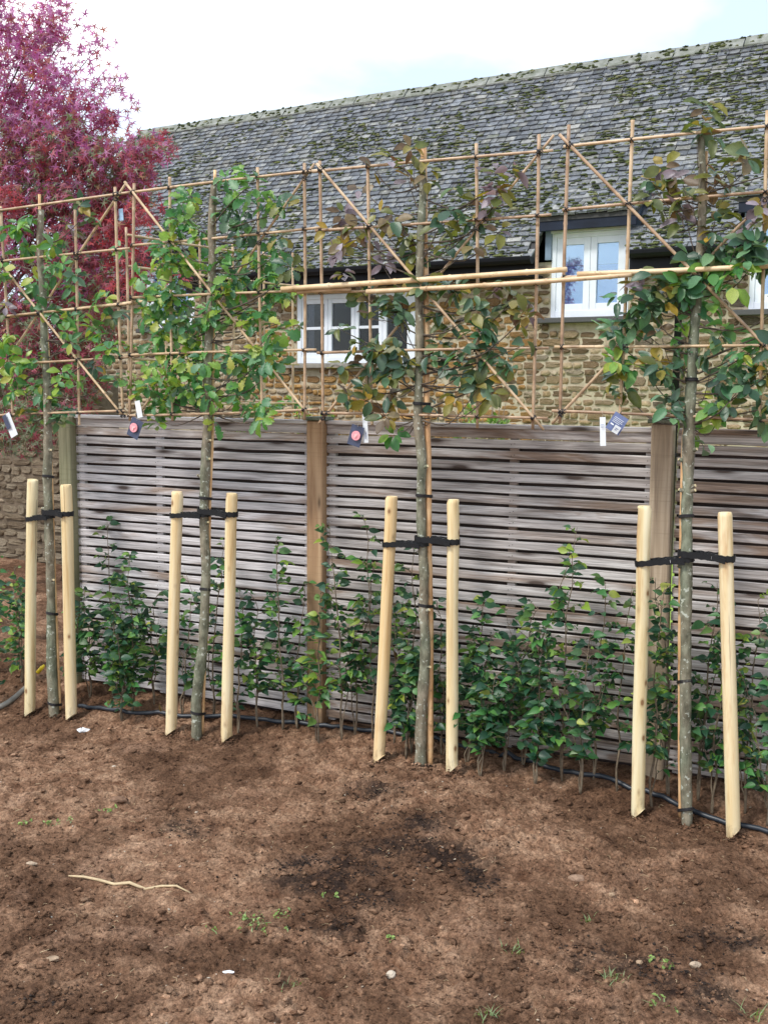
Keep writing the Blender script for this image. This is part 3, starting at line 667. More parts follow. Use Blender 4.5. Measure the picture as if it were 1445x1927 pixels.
for i in range(nc):
    t = i * COURSE - 0.03; u = UL - 0.03 + R.uniform(-.2, 0)
    while u < UR:
        w = R.uniform(0.09, 0.19); mid = u + w / 2; ok = True
        for o in dorm:
            zt, y0, ym, tm = dormer_geo(o)
            if o[0] - 0.10 < mid < o[1] + 0.10 and t < tm - 0.02: ok = False
        if ok:
            P = rp(mid, t, 0.026 + R.uniform(0, 0.010)); P.z += 0.0
            th = R.uniform(0.015, 0.026)
            M = Matrix.Translation(P) @ RX @ Matrix.Rotation(R.uniform(-.03, .03), 4, 'Z') @ Matrix.Diagonal((w - 0.008, COURSE * 1.75, th, 1))
            q = hproj(*P); s_px = w / q[2] * FPX * (1 if (-20 < q[0] < 1465 and q[1] > 40) else 0)
            # hidden behind foliage regions still count
            slates.append((s_px * (COURSE / q[2]), R.randrange(6), M))
            # moss at the lower edge of the slates
            f = mossf(mid, t); lowt = 1 - t / TR
            pm = max(0, (f - 0.30) * 2.6) * (0.10 + 1.3 * lowt ** 0.7)
            for _ in range(6):
                if R.random() < pm:
                    uu = mid + R.uniform(-w / 2, w / 2); PP = rp(uu, t + R.uniform(-0.02, 0.05), 0.04)
                    r_ = R.uniform(0.006, 0.015) * (1.4 if R.random() < .12 else 1)
                    mossxf.append((R.randrange(3), Matrix.Translation(PP) @ RX @ Matrix.Diagonal((r_ * R.uniform(1.2, 3.4), r_ * R.uniform(.8, 1.2), r_ * 0.6, 1)), 0))
        u += w
# catslide dormer slates
for o in dorm:
    zt, y0, ym, tm = dormer_geo(o); Ld = (ym - y0) / math.cos(DPITCH); RX2 = Matrix.Rotation(DPITCH - D2R(4), 4, 'X')
    n_ = int(Ld / COURSE) + 1
    for i in range(n_ + 1):
        t = i * COURSE - 0.04; u = o[0] - 0.14
        while u < o[1] + 0.12:
            w = R.uniform(0.09, 0.19); w = min(w, o[1] + 0.14 - u)
            P = Vector((u + w / 2, y0 + t * math.cos(DPITCH), zt + t * math.sin(DPITCH) + 0.03 + R.uniform(0, .01)))
            M = Matrix.Translation(P) @ RX2 @ Matrix.Diagonal((w - 0.008, COURSE * 1.75, R.uniform(0.018, .03), 1))
            q = hproj(*P); slates.append((w * COURSE / q[2] ** 2 * FPX * (1 if q[0] < 1465 else 0), R.randrange(6), M))
            for _ in range(3):
                if R.random() < 0.55:
                    PP = P + Vector((R.uniform(-w / 2, w / 2), R.uniform(-.02, .05), 0.03)); r_ = R.uniform(0.010, 0.022)
                    mossxf.append((R.randrange(3), Matrix.Translation(PP) @ RX2 @ Matrix.Diagonal((r_ * 1.6, r_, r_ * 0.7, 1)), 0))
            u += w
slates.sort(key=lambda a: -a[0])
for s_, k, M in slates[:300]: copy_of(SMESH[k], 'slate', roof, M)
scatter_mesh('slates', STPL, [M_SLATE], [(k, M, 0) for _, k, M in slates[300:]], parent=roof)
MT = []
for k in range(3):
    m_ = MB(); m_.ico((0, 0, 0), 1, (1, 1, 1), 0.5, 1); MT.append(tri_template(m_))
scatter_mesh('moss', MT, [M_MOSS], mossxf, parent=roof, smooth=True)
# ridge tiles
u = UL
rt = MB()
while u < UR:
    w = 0.42; q = MB(); zz = zr + R.uniform(-.008, .012)
    for sy in (-1, 1):
        q.add([(u + .008, yr, zz + .07), (u + w - .008, yr, zz + .07), (u + w - .008, yr + sy * .12, zz - .06), (u + .008, yr + sy * .12, zz - .06),
               (u + .008, yr, zz + .03), (u + w - .008, yr, zz + .03), (u + w - .008, yr + sy * .11, zz - .10), (u + .008, yr + sy * .11, zz - .10)],
              [(0, 1, 2, 3), (3, 2, 6, 7), (0, 3, 7, 4), (1, 5, 6, 2)])
    q.local('ridge_tile', M_RIDGE, roof); u += w
mx_ = []
for _ in range(260):
    u = R.uniform(UL, UR)
    yy_ = R.uniform(-.11, .01); mx_.append((R.randrange(3), Matrix.Translation((u, yr + yy_, zr + .068 - abs(yy_) * 1.08)) @ Matrix.Diagonal((R.uniform(.015, .04), .02, R.uniform(.008, .02), 1)), 0))
scatter_mesh('ridge_moss', MT, [M_MOSS], mx_, parent=roof, smooth=True)
# dormer fronts, cheeks, fascia
for o in dorm:
    zt, y0, ym, tm = dormer_geo(o)
    d = MB(); a, b = o[0] - 0.12, o[1] + 0.12
    # underlay of the catslide
    p0, p1 = (y0, zt), (ym + 0.1, zt + (ym + 0.1 - y0) * math.tan(DPITCH))
    d.add([(a, p0[0], p0[1]), (b, p0[0], p0[1]), (b, p1[0], p1[1]), (a, p1[0], p1[1]), (a, p0[0], p0[1] - .05), (b, p0[0], p0[1] - .05), (b, p1[0], p1[1] - .05), (a, p1[0], p1[1] - .05)],
          [(0, 1, 2, 3), (7, 6, 5, 4), (0, 4, 5, 1), (1, 5, 6, 2), (3, 2, 6, 7), (0, 3, 7, 4)])
    dm = d.local('dormer_roof', M_UNDER, house)
    f = MB(); f.bbox(a + .01, b - .01, y0 + .01, y0 + .05, zt - 0.155, zt + 0.005, .004); f.local('fascia', M_LINTEL, dm)
    for (xa, xb) in ((o[0] - .07, o[0] - .001), (o[1] + .001, o[1] + .07)):
        f = MB(); zb = ZE - 0.0
        yb = EY + (zt - ZE) / math.tan(PITCH)
        f.add([(xa, 0.0, zb), (xb, 0.0, zb), (xb, 0, zt - .06), (xa, 0, zt - .06), (xa, ym, zt - .06 + (ym) * math.tan(DPITCH)), (xb, ym, zt - .06 + ym * math.tan(DPITCH)), (xb, 0.3, zb), (xa, .3, zb)],
              [(0, 1, 2, 3), (3, 2, 5, 4), (0, 3, 4, 7), (1, 6, 5, 2), (0, 7, 6, 1), (7, 4, 5, 6)])
        f.local('cheek', M_LEAD, dm)
    f = MB(); f.box(o[0], o[1], -0.01, 0.05, o[3] + 0.002, zt - 0.05); f.local('head_board', M_WHITE, dm)
# gutter segments between dormers + fascia + downpipe
edges = [UL]
for o in dorm: edges += [o[0] - 0.09, o[1] + 0.09]
edges.append(UR)
for a, b in zip(edges[::2], edges[1::2]):
    gm = MB(); pts = []
    n = 7; ring = []
    for k in range(n + 1):
        th = math.pi + math.pi * k / n; ring.append((EY - 0.045 + 0.070 * math.cos(th), ZE + 0.0 + 0.072 * math.sin(th)))
    V = [(a, y, z) for y, z in ring] + [(b, y, z) for y, z in ring]; m = n + 1
    F = [(k, k + 1, m + k + 1, m + k) for k in range(n)] + [tuple(range(m)), tuple(range(m, 2 * m))[::-1]]
    gm.add(V, F); gm.box(a, b, EY - .112, EY - .100, ZE - .006, ZE + .012)
    go = gm.local('gutter', M_GUTTER, house, smooth=False)
    fm = MB(); fm.box(a, b, EY + 0.03, EY + 0.055, ZE - 0.20, ZE - 0.01); fm.local('fascia', M_GUTTER, go)
    fm = MB(); fm.box(a, b, EY + 0.056, 0.0, ZE - 0.20, ZE - 0.18); fm.local('soffit', M_GUTTER, go)
ud, _ = HL(1273, 650, -0.07)
dp = MB(); dp.tube([(ud, -0.06, 0), (ud, -0.06, ZE - 0.35), (ud, EY - 0.04, ZE - 0.12), (ud, EY - 0.04, ZE - 0.03)], 0.038, 10); dpo = dp.local('downpipe', M_GUTTER, house, smooth=True)
for z in (2.4, 1.2): d2 = MB(); d2.bbox(ud - .05, ud + .05, -.10, 0.03, z, z + .04); d2.local('pipe_clip', M_GUTTER, dpo)
# windows
def window(o, lights, bars, pane_backing, glass, sillm, ft=0.06, sash=0.055):
    u0, u1, z0, z1 = o; y = 0.03
    f = MB(); f.bbox(u0, u0 + ft, y, y + .1, z0, z1); f.bbox(u1 - ft, u1, y, y + .1, z0, z1); f.bbox(u0 + ft, u1 - ft, y + .002, y + .1, z1 - ft, z1); f.bbox(u0 + ft, u1 - ft, y + .002, y + .1, z0, z0 + ft * 1.4)
    w = f.local('window', M_WHITE, house)
    x0, x1 = u0 + ft, u1 - ft; n = lights; lw = (x1 - x0) / n; za, zb = z0 + ft * 1.4, z1 - ft
    for i in range(n):
        a, b = x0 + i * lw + .002, x0 + (i + 1) * lw - .002
        s_ = MB(); yy = y + .012
        s_.bbox(a, a + sash, yy, yy + .05, za, zb, .003); s_.bbox(b - sash, b, yy, yy + .05, za, zb, .003); s_.bbox(a + sash, b - sash, yy + .001, yy + .05, zb - sash, zb, .003); s_.bbox(a + sash, b - sash, yy + .001, yy + .05, za, za + sash, .003)
        s_.local('casement', M_WHITE, w)
        s_ = MB(); s_.box(a + sash * .8, b - sash * .8, yy + .022, yy + .03, za + sash * .8, zb - sash * .8); s_.local('pane', glass, w)
        if bars[i]:
            zm = (za + zb) / 2; s_ = MB(); s_.bbox(a + sash, b - sash, yy + .006, yy + .02, zm - .018, zm + .018, .003); s_.local('glazing_bar', M_WHITE, w)
    s_ = MB(); s_.bbox(u0 - 0.14, u1 + 0.14, -0.07, 0.02, z0 - 0.065, z0 - 0.004, .008); s_.local('sill', sillm, w)
    s_ = MB(); s_.box(u0 - 1.0, u1 + 0.4, 0.7, 0.74, max(0.1, z0 - 1.0), min(z1, ZE + .3)); s_.local('room_shade_sheet', M_ROOM, w)  # added dark sheet, its colour stands for the shade indoors
    for (a, b, c, d, m) in pane_backing:
        s_ = MB(); s_.box(u0 + (u1 - u0) * a, u0 + (u1 - u0) * b, y + .058, y + .062, z0 + (z1 - z0) * c, z0 + (z1 - z0) * d); s_.local('pane_backing', m, w)  # curtains, plain blue sheets, and pale sheets painted as sky reflection
    return w
window(W1, 4, [1, 1, 1, 0], [(0.04, 0.13, 0, 1, M_CURTAIN), (0.02, 0.98, .90, 1, M_CURTAIN)], M_GLASS, M_SILL)
window(W2, 2, [0, 0], [(0.02, 0.98, 0.62, 1, M_SKYHI), (0.02, 0.98, 0.0, 0.615, M_PANELO)], M_GLASSB, M_SILLD, .055, .075)
window(W3, 2, [0, 0], [(0.02, 0.98, 0.62, 1, M_SKYHI), (0.02, 0.98, 0.0, 0.615, M_PANELO)], M_GLASSB, M_SILLD, .055, .075)
window(W0, 2, [0, 0], [(0.02, 0.98, 0.0, 1, M_SKYHI)], M_GLASSB, M_SILLD, .055, .06)
# stones
def stone_tpl():
    m_ = MB(); n = 9; back = []; mid = []; fr = []
    for k in range(n):
        th = math.pi / n + 2 * math.pi * k / n
        # rounded rectangle outline
        c, s_ = math.cos(th), math.sin(th); sq = 1 / max(abs(c), abs(s_)); rr = sq * R.uniform(0.90, 1.14)
        x, z = c * rr * .5, s_ * rr * .5
        x = max(-.5, min(.5, x)); z = max(-.5, min(.5, z))
        back.append((x, 0.5, z)); mid.append((x, -0.25 + R.uniform(-.1, .1), z)); fr.append((x * .90, -0.42 + R.uniform(-.12, .12), z * .86))
    V = back + mid + fr + [(R.uniform(-.25, .25), -0.46, R.uniform(-.25, .25))]
    F = []
    for k in range(n):
        k2 = (k + 1) % n; F += [(k, k2, n + k2, n + k), (n + k, n + k2, 2 * n + k2, 2 * n + k), (2 * n + k, 2 * n + k2, 3 * n)]
    m_.add(V, F); return m_
STT = [stone_tpl() for _ in range(10)]
def lay_stones(parent, u0, u1, z0, z1, y, opens, mat, name='stone', hmin=.05, hmax=.11, wmin=.09, wmax=.26, pri=None, limit=300, quoins=(), omat=None):
    tp = [tri_template(t) for t in STT]; ms = {m: [t.mesh('stone', m) for t in STT] for m in {mat, omat or mat}}
    L = []; z = z0
    while z < z1:
        h = R.uniform(hmin, hmax); u = u0 + R.uniform(-.1, 0)
        while u < u1:
            ins = [o for o in opens if z + h > o[2] - .07 and z < o[3] + .01 and o[0] - .012 <= u < o[1] + .008]
            if ins: u = ins[0][1] + .012; continue
            w = R.uniform(wmin, wmax) * (0.8 + h * 3) * (.6 if R.random() < .2 else 1); w = min(w, .36); jt = R.uniform(.008, .020)
            for o in opens:
                if z + h > o[2] - .07 and z < o[3] + .01 and u < o[0] - .012 < u + w + .05: w = o[0] - .008 - u
            hh = h * R.uniform(0.80, 1.08); zc = z + h / 2 + R.uniform(-.012, .012); bad = False
            for o in opens:
                if w < .03 or u + w > o[0] - .005 and u < o[1] + .01 and z + h > o[2] - .07 and z < o[3] + .01: bad = True
            if z + h > z1: bad = True
            if not bad:
                dep = R.uniform(.07, .09)
                M = Matrix.Translation((u + w / 2, y - dep / 2 + 0.060 + R.uniform(-.012, .010), zc)) @ Matrix.Rotation(R.uniform(-.04, .04), 4, 'Y') @ Matrix.Diagonal((w - jt, dep, hh - jt * .9, 1))
                mm = mat
                for q in quoins:
                    if q[0] < u + w / 2 < q[1] and q[2] < zc < q[3] and R.random() < q[4]: mm = omat
                L.append((pri(u + w / 2, zc, w * h) if pri else w * h, R.randrange(10), M, mm))
            u += w
        z += h
    L.sort(key=lambda a: -a[0])
    for s_, k, M, mm in L[:limit]: copy_of(ms[mm][k], name, parent, M)
    rest = L[limit:]
    if rest:
        mats = [mat, omat or mat]
        scatter_mesh('stones', tp, mats, [(k, M, mats.index(mm)) for _, k, M, mm in rest], parent=parent)
def pri_house(u, z, a):
    q = hproj(u, 0, z)
    vis = 500 < q[0] < 1450 and 515 < q[1] < 800
    return a / q[2] ** 2 * (10 if vis else 1)
uq0, _ = HL(470, 600); uq1, _ = HL(1000, 600)
lay_stones(wall, UL + 0.2, UR - 0.4, 0.5, ZE - 0.03, 0.04, opens, M_STONE, pri=pri_house, quoins=[(uq0, uq1, 0, 3.0, 0.75)], omat=M_STONEO)

# ------------------------------------------------------------------ garden wall at left
GW = ground(60, 1058, 0.0); gw = empty('garden_wall', GW, HANG, 'rubble stone garden wall behind the red tree at far left', 'wall')
GL = 3.4
m_ = MB(); m_.box(-GL, 0.95, 0.04, 0.40, -0.2, 1.95); core = m_.local('wall_core', M_MORTARD, gw)
gmx = Matrix.Translation(GW) @ Matrix.Rotation(HANG, 4, 'Z')
def pri_g(u, z, a):
    q = project(gmx @ Vector((u, 0, z))); return a * (10 if -10 < q[0] < 150 and q[1] > 780 else 1)
lay_stones(core, -GL, 0.93, 0.0, 1.95, 0.04, [], M_STONEG, hmin=.055, hmax=.11, wmin=.12, wmax=.34, pri=pri_g, limit=160)
m_ = MB()
for k in range(10):
    u = -GL + k * .435; q = MB(); q.bbox(u, u + .42, -.03, .46, 1.96, 2.03 + R.uniform(0, .02), .012); q.local('coping_stone', M_STONEG, gw)

# ------------------------------------------------------------------ fence
SL_H, SL_P = 0.0435, 0.0585
HF = 1.72
SLM = {}
def fence_post(px, mat, label, ztop, cap=None, tilt=0.0):
    P = onF(px, 1300 + (px - 132) * 0.155, 0.045); s = (P - FENCE0).dot(FU); loc = FENCE0 + FU * s; loc.z = 0
    e = empty('fence_post', loc, FANG, label, 'post', 'fence posts')
    e.rotation_euler = (0, tilt, FANG)
    m_ = MB(); m_.bbox(-.05, .05, -.05, .05, -0.1, ztop, .006); m_.local('shaft', mat, e)
    if cap:
        c = MB(); h = cap[1]; w = .066
        c.bbox(-w, w, -w, w, ztop + .002, ztop + .020, .004)
        c.add([(-w, -w, ztop + .0205), (w, -w, ztop + .0205), (w, w, ztop + .0205), (-w, w, ztop + .0205), (0, 0, ztop + .02 + h)], [(0, 1, 4), (1, 2, 4), (2, 3, 4), (3, 0, 4)])
        c.local('post_cap', cap[0], e)
    return s
sp1 = fence_post(135, M_POSTG, 'greenish weathered fence post ending the fence at the left', 1.735)
sp2 = fence_post(592, M_POST, 'brown fence post between the second and third trees', 1.74, (M_CAP, .006))
sp3 = fence_post(1226, M_POSTP, 'pale fence post with green pyramid cap near the right hand tree', 1.765, (M_CAP, .022), -.010)
sp4 = sp3 + 1.93
def slat_mesh(L, seed, h, th, mat):
    m_ = MB(); n = 8; rr = random.Random(seed); V = []; F = []
    for i in range(n + 1):
        x = L * i / n; dz = rr.uniform(-.0022, .0022); dy = rr.uniform(-.003, .003); c = .003
        V += [(x, dy + c, dz), (x, dy, dz + c), (x, dy, dz + h - c), (x, dy + c, dz + h), (x, dy + th, dz + h), (x, dy + th, dz)]
    for i in range(n):
        for k in range(6): F.append((i * 6 + k, i * 6 + (k + 1) % 6, (i + 1) * 6 + (k + 1) % 6, (i + 1) * 6 + k))
    F.append(tuple(range(6))); F.append(tuple(n * 6 + k for k in range(6))[::-1])
    m_.add(V, F); return m_.mesh('slat', mat)
def panel(sa, sb, label, seed, battens, M_SLAT=M_SLAT):
    loc = FENCE0 + FU * sa; loc.z = 0
    e = empty('slatted_fence', loc, FANG, label, 'fence panel', 'slatted fence panels')
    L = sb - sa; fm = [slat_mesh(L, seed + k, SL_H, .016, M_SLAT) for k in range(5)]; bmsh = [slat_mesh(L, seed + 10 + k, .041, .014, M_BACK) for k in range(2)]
    n = 28; rr = random.Random(seed)
    for i in range(n):
        z = HF - 0.10 - (i) * SL_P + rr.uniform(-.0015, .0015)
        copy_of(rr.choice(fm), 'slat', e, Matrix.Translation((0, 0.0 + rr.uniform(-.0015, .0015), z - 0.0)) @ Matrix.Rotation(rr.uniform(-.0012, .0012), 4, 'Y'))
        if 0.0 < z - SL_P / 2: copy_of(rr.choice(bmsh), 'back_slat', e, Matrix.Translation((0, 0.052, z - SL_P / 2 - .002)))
    h_ = slat_mesh(L, seed + 30, 0.050, .016, M_SLAT); copy_of(h_, 'top_board', e, Matrix.Translation((0, .006, HF - .052)))
    m_ = MB(); m_.bbox(0, L, -.016, .062, HF, HF + .022, .003); m_.local('cap_rail', M_SLAT, e)
    for bx in battens:
        m_ = MB(); x = L * bx; m_.bbox(x - .022, x + .022, .0185, .050, 0.02, HF - .002, .002); m_.local('batten', M_SLAT, e)
    for bx in battens:
        mm = MB()
        for i in range(n):
            z = HF - 0.10 - i * SL_P + SL_H / 2
            for dx in (-.009, .009): mm.ico((L * bx + dx, -0.0015, z + dx * .3), .0025, (1, .6, 1), 0)
        o_ = mm.local('nails', M_TIE, e); o_['kind'] = 'stuff'
panel(sp1 + .052, sp2 - .052, 'grey slatted fence panel behind the second tree, left of the brown post', 100, [.014, .37, .985])
panel(sp2 + .052, sp3 - .052, 'long slatted fence panel behind the third tree, between the brown and pale posts', 200, [.014, .60, .985], M_SLATB)
panel(sp3 + .052, sp4 - .05, 'slatted fence panel with brown knotty boards right of the pale post', 300, [.03, .5, .985], M_SLATB)
fence_end = FENCE0 + FU * sp4; fence_end.z = 0

# ------------------------------------------------------------------ leaves
def leaf_template(kind, seed):
    rr = random.Random(seed); V = []; F = []
    if kind == 'oval':
        st = [(0, .02), (.1, .14), (.28, .27), (.5, .32), (.72, .26), (.9, .12), (1, .0)]
    elif kind == 'hedge':
        st = [(0, .03), (.08, .20), (.28, .33), (.5, .34), (.72, .24), (.9, .10), (1.05, .0)]
    elif kind == 'lobed':
        st = [(0, .02), (.14, .13), (.24, .10), (.36, .26), (.46, .19), (.60, .36), (.70, .27), (.84, .30), (.93, .14), (1, 0.0)]
    if kind == 'star':
        pts = []
        for k in range(5):
            a = math.radians(90 + (k - 2) * 62 + rr.uniform(-5, 5)); L = (.52, .62, .72, .62, .52)[k] * rr.uniform(.9, 1.1)
            a0 = math.radians(90 + (k - 2.5) * 62)
            pts.append((.13 * math.cos(a0), .15 + .13 * math.sin(a0), 0)); pts.append((L * math.cos(a), .15 + L * math.sin(a), rr.uniform(-.16, .05)))
        pts.append((.2 * math.cos(math.radians(90 + 2.5 * 62)), .15 + .2 * math.sin(math.radians(90 + 2.5 * 62)), 0))
        V = [(0, .15, .03)] + pts
        F = [(0, k + 1, k) for k in range(1, len(pts))]
        m_ = MB(); m_.add(V, F); return m_
    bend = rr.uniform(-.05, .55); fold = rr.uniform(.05, .65); side = rr.uniform(-.08, .08)
    for t, w in st:
        z = -bend * t * t; x = side * t * t; wv = rr.uniform(-.025, .025)
        w *= rr.uniform(.93, 1.07)
        V += [(x - w, t, z + fold * w + wv), (x, t, z), (x + w, t, z + fold * w - wv)]
    for i in range(len(st) - 1):
        a, b = i * 3, i * 3 + 3
        F += [(a, a + 1, b + 1, b), (a + 1, a + 2, b + 2, b + 1)]
    m_ = MB(); m_.add(V, F); return m_
LT = {k: [leaf_template(k, 7 * i + len(k)) for i in range(8)] for k in ('oval', 'hedge', 'lobed', 'star')}
LTT = {k: [tri_template(t) for t in v] for k, v in LT.items()}
_lm = {}
def leaf_mesh(kind, i, mat):
    k = (kind, i, mat.name)
    if k not in _lm: _lm[k] = LT[kind][i].mesh('leaf', mat, smooth=(kind != 'star'))
    return _lm[k]
def leaf_matrix(P, d, nrm, size):
    wx = R.uniform(.68, 1.08)
    y = d.normalized(); z = (nrm - y * nrm.dot(y))
    if z.length < 1e-3: z = Vector((.3, -.5, .8)) - y * Vector((.3, -.5, .8)).dot(y)
    z.normalize(); x = y.cross(z) * wx
    return Matrix(((x.x * size, y.x * size, z.x * size, P.x), (x.y * size, y.y * size, z.y * size, P.y), (x.z * size, y.z * size, z.z * size, P.z), (0, 0, 0, 1)))
def rv(): 
    while True:
        v = Vector((R.uniform(-1, 1), R.uniform(-1, 1), R.uniform(-1, 1)))
        if .05 < v.length < 1: return v
def put_leaves(root, leaves, kind, limit=300, name='foliage'):
    """leaves: (matrix, mat). nearest/largest become leaf parts, the rest one part"""
    leaves.sort(key=lambda a: (a[0].translation - CAM).length - 8 * a[0].to_scale().x)
    T = Matrix.Translation(-root.location)
    for M, mat in leaves[:limit]:
        copy_of(leaf_mesh(kind, R.randrange(8), mat), 'leaf', root, T @ M)
    rest = leaves[limit:]
    if rest:
        mats = list(dict.fromkeys(m for _, m in rest))
        scatter_mesh(name, LTT[kind], mats, [(R.randrange(8), T @ M, mats.index(m)) for M, m in rest], parent=root, smooth=True)

# ------------------------------------------------------------------ pleached trees
def catmull(pts, n=4):
    out = []
    for i in range(len(pts) - 1):
        p0, p1, p2, p3 = pts[max(i - 1, 0)], pts[i], pts[i + 1], pts[min(i + 2, len(pts) - 1)]
        for k in range(n):
            t = k / n; out.append(0.5 * ((2 * p1) + (p2 - p0) * t + (2 * p0 - 5 * p1 + 4 * p2 - p3) * t * t + (3 * p1 - p0 - 3 * p2 + p3) * t ** 3))
    out.append(pts[-1]); return out
def cluster_leaves(c, r, n, mats, size, out):
    """n leaves in rosettes about point c"""
    k = max(1, n // 6); left = n
    for i in range(k):
        off = rv() * r; off.y *= 1.0; cc = c + Vector((off.x, off.y * .8, off.z)); m = max(3, left // (k - i)); left -= m
        ax = (rv() * .6 + Vector((0, -.35, .55))).normalized(); ph = R.uniform(0, 6.3)
        a = ax.orthogonal().normalized(); b = ax.cross(a)
        for j in range(m):
            th = ph + j * 2.4 + R.uniform(-.4, .4); d = (a * math.cos(th) + b * math.sin(th) + ax * R.uniform(-.35, .45)).normalized()
            s_ = size * R.uniform(.62, 1.15); nn = (ax + rv() * .45)
            P = cc + d * s_ * R.uniform(.08, .35) + ax * R.uniform(-.02, .02)
            out.append((leaf_matrix(P, d + Vector((0, 0, -R.uniform(.0, .35))), nn, s_), R.choice(mats)))
def pleached(label, path, base, clusters, kind, size, stubs=(), off=0.0, group='pleached trees staked along the fence', plane=None):
    F_ = plane or onT
    P = catmull([F_(px, py, off + R.uniform(-.006, .006)) for px, py, w in path], 5)
    ws = [w for _, _, w in path]; W = [np.interp(i / 5, range(len(ws)), ws) * 0.5 * m_at(P[i]) * R.uniform(.93, 1.08) for i in range(len(P))]
    base = Vector((P[-1].x, P[-1].y, 0)); e = empty('pleached_tree', base, 0, label, 'tree', group)
    P.append(P[-1] - Vector((0, 0, .08))); W.append(W[-1] * 1.15)
    m_ = MB(); m_.tube(P, W, 10, jit=.07)
    # bark swellings
    tr = m_.build('trunk', M_BARK, parent=e, smooth=True)
    for (px, py, sd) in stubs:
        i = min(range(len(P)), key=lambda k: abs(project(P[k])[1] - py)); q = P[i]; d = (FU * sd + FN * .4 + Vector((0, 0, .35))).normalized()
        m_ = MB(); m_.tube([q + d * W[i] * .5, q + d * (W[i] + .009), q + d * (W[i] + .016)], [.012, .009, .007], 7, cap=False); s_ = m_.build('stub', M_BARK, parent=e, smooth=True)
        m_ = MB(); m_.tube([q + d * (W[i] + .0155), q + d * (W[i] + .0175)], .0068, 7); m_.build('cut_face', M_LEADER, parent=e)
    leaves = []
    for (px, py, rp_, n, mats) in clusters:
        c = F_(px, py, off + R.uniform(-.06, .07)); k = m_at(c)
        # branch from the trunk up to the cluster
        h = R.uniform(.06, .22); i = min(range(len(P)), key=lambda q: abs(P[q].z - (max(c.z - h, 1.76) if c.z > 1.66 else c.z - h))); q = P[i]
        midp = q.lerp(c, .55) + Vector((0, 0, -.04 + R.uniform(-.07, .06))) + FN * R.uniform(-.03, .03)
        pp = catmull([q, midp, c], 5); L = (c - q).length
        if L > .05:
            m_ = MB(); r0 = .0022 + .0045 * min(1, L / .6); m_.tube(pp, [r0 * (1 - .75 * t / (len(pp) - 1)) for t in range(len(pp))], 6, jit=.12); m_.build('branch', M_TWIG, parent=e, smooth=True)
        cluster_leaves(c, rp_ * k, int(n * (1.6 if px < 560 else 1.35)), mats, size, leaves)
    put_leaves(e, leaves, kind)
    return e, P
G, T, L_, O, C, V_ = L_GREEN, L_TEAL, L_LIME, L_OLIVE, L_COPPER, L_MAUVE
gr = [G, G, G, T, L_]; gt = [G, G, T, G, T, L_]; gl = [G, L_, G]; E_ = L_DEEP; ol = [O, O, E_, C]; cp = [C, O, O, C, V_]; og = [O, E_, E_]; tg = [E_, E_, T]; mv = [V_, V_, O]
t1 = [(78, 395, 12), (76, 480, 13), (82, 560, 13), (84, 640, 13), (88, 700, 14), (90, 780, 15), (91, 850, 16), (90, 900, 16), (93, 1000, 17), (95, 1060, 17), (97, 1150, 16), (98, 1250, 18), (103, 1352, 19)]
c1 = [(20, 418, 22, 14, gl), (60, 405, 16, 8, gl), (95, 470, 22, 12, gr), (140, 382, 16, 8, og), (160, 405, 14, 6, og), (40, 478, 24, 14, gr), (10, 520, 20, 12, gr), (70, 530, 30, 20, gt), (100, 500, 26, 14, gt), (125, 545, 26, 12, gt), (150, 515, 18, 8, tg), (55, 560, 18, 6, tg), (25, 590, 16, 6, mv), (100, 590, 18, 8, gt), (150, 600, 28, 16, gr), (185, 565, 24, 12, gr), (175, 630, 26, 14, gt), (205, 600, 20, 10, og), (200, 660, 22, 12, gt), (130, 640, 18, 8, gr), (15, 640, 18, 9, gl), (35, 690, 26, 18, gl), (20, 720, 24, 16, gl), (50, 740, 22, 14, gl), (120, 705, 22, 14, gl), (95, 745, 22, 16, gt), (110, 775, 22, 14, tg), (80, 790, 14, 6, gt), (70, 660, 14, 6, gt), (160, 690, 20, 8, og), (40, 775, 16, 6, og), (-40, 450, 30, 20, gr), (-50, 560, 34, 24, gr), (-40, 680, 34, 24, gl), (205, 720, 16, 6, gt), (130, 420, 14, 6, mv)]
pleached('leafy green pleached tree at far left, beside the end fence post', t1, None, c1, 'oval', .072, [(88, 820, -1), (95, 845, 1), (90, 960, -1), (96, 1100, 1)])
t2 = [(403, 345, 12), (398, 430, 14), (400, 480, 14), (397, 560, 15), (393, 640, 15), (390, 700, 16), (392, 760, 16), (388, 850, 18), (385, 930, 17), (385, 1000, 18), (388, 1080, 18), (383, 1200, 18), (377, 1260, 21), (370, 1320, 19), (371, 1392, 19)]
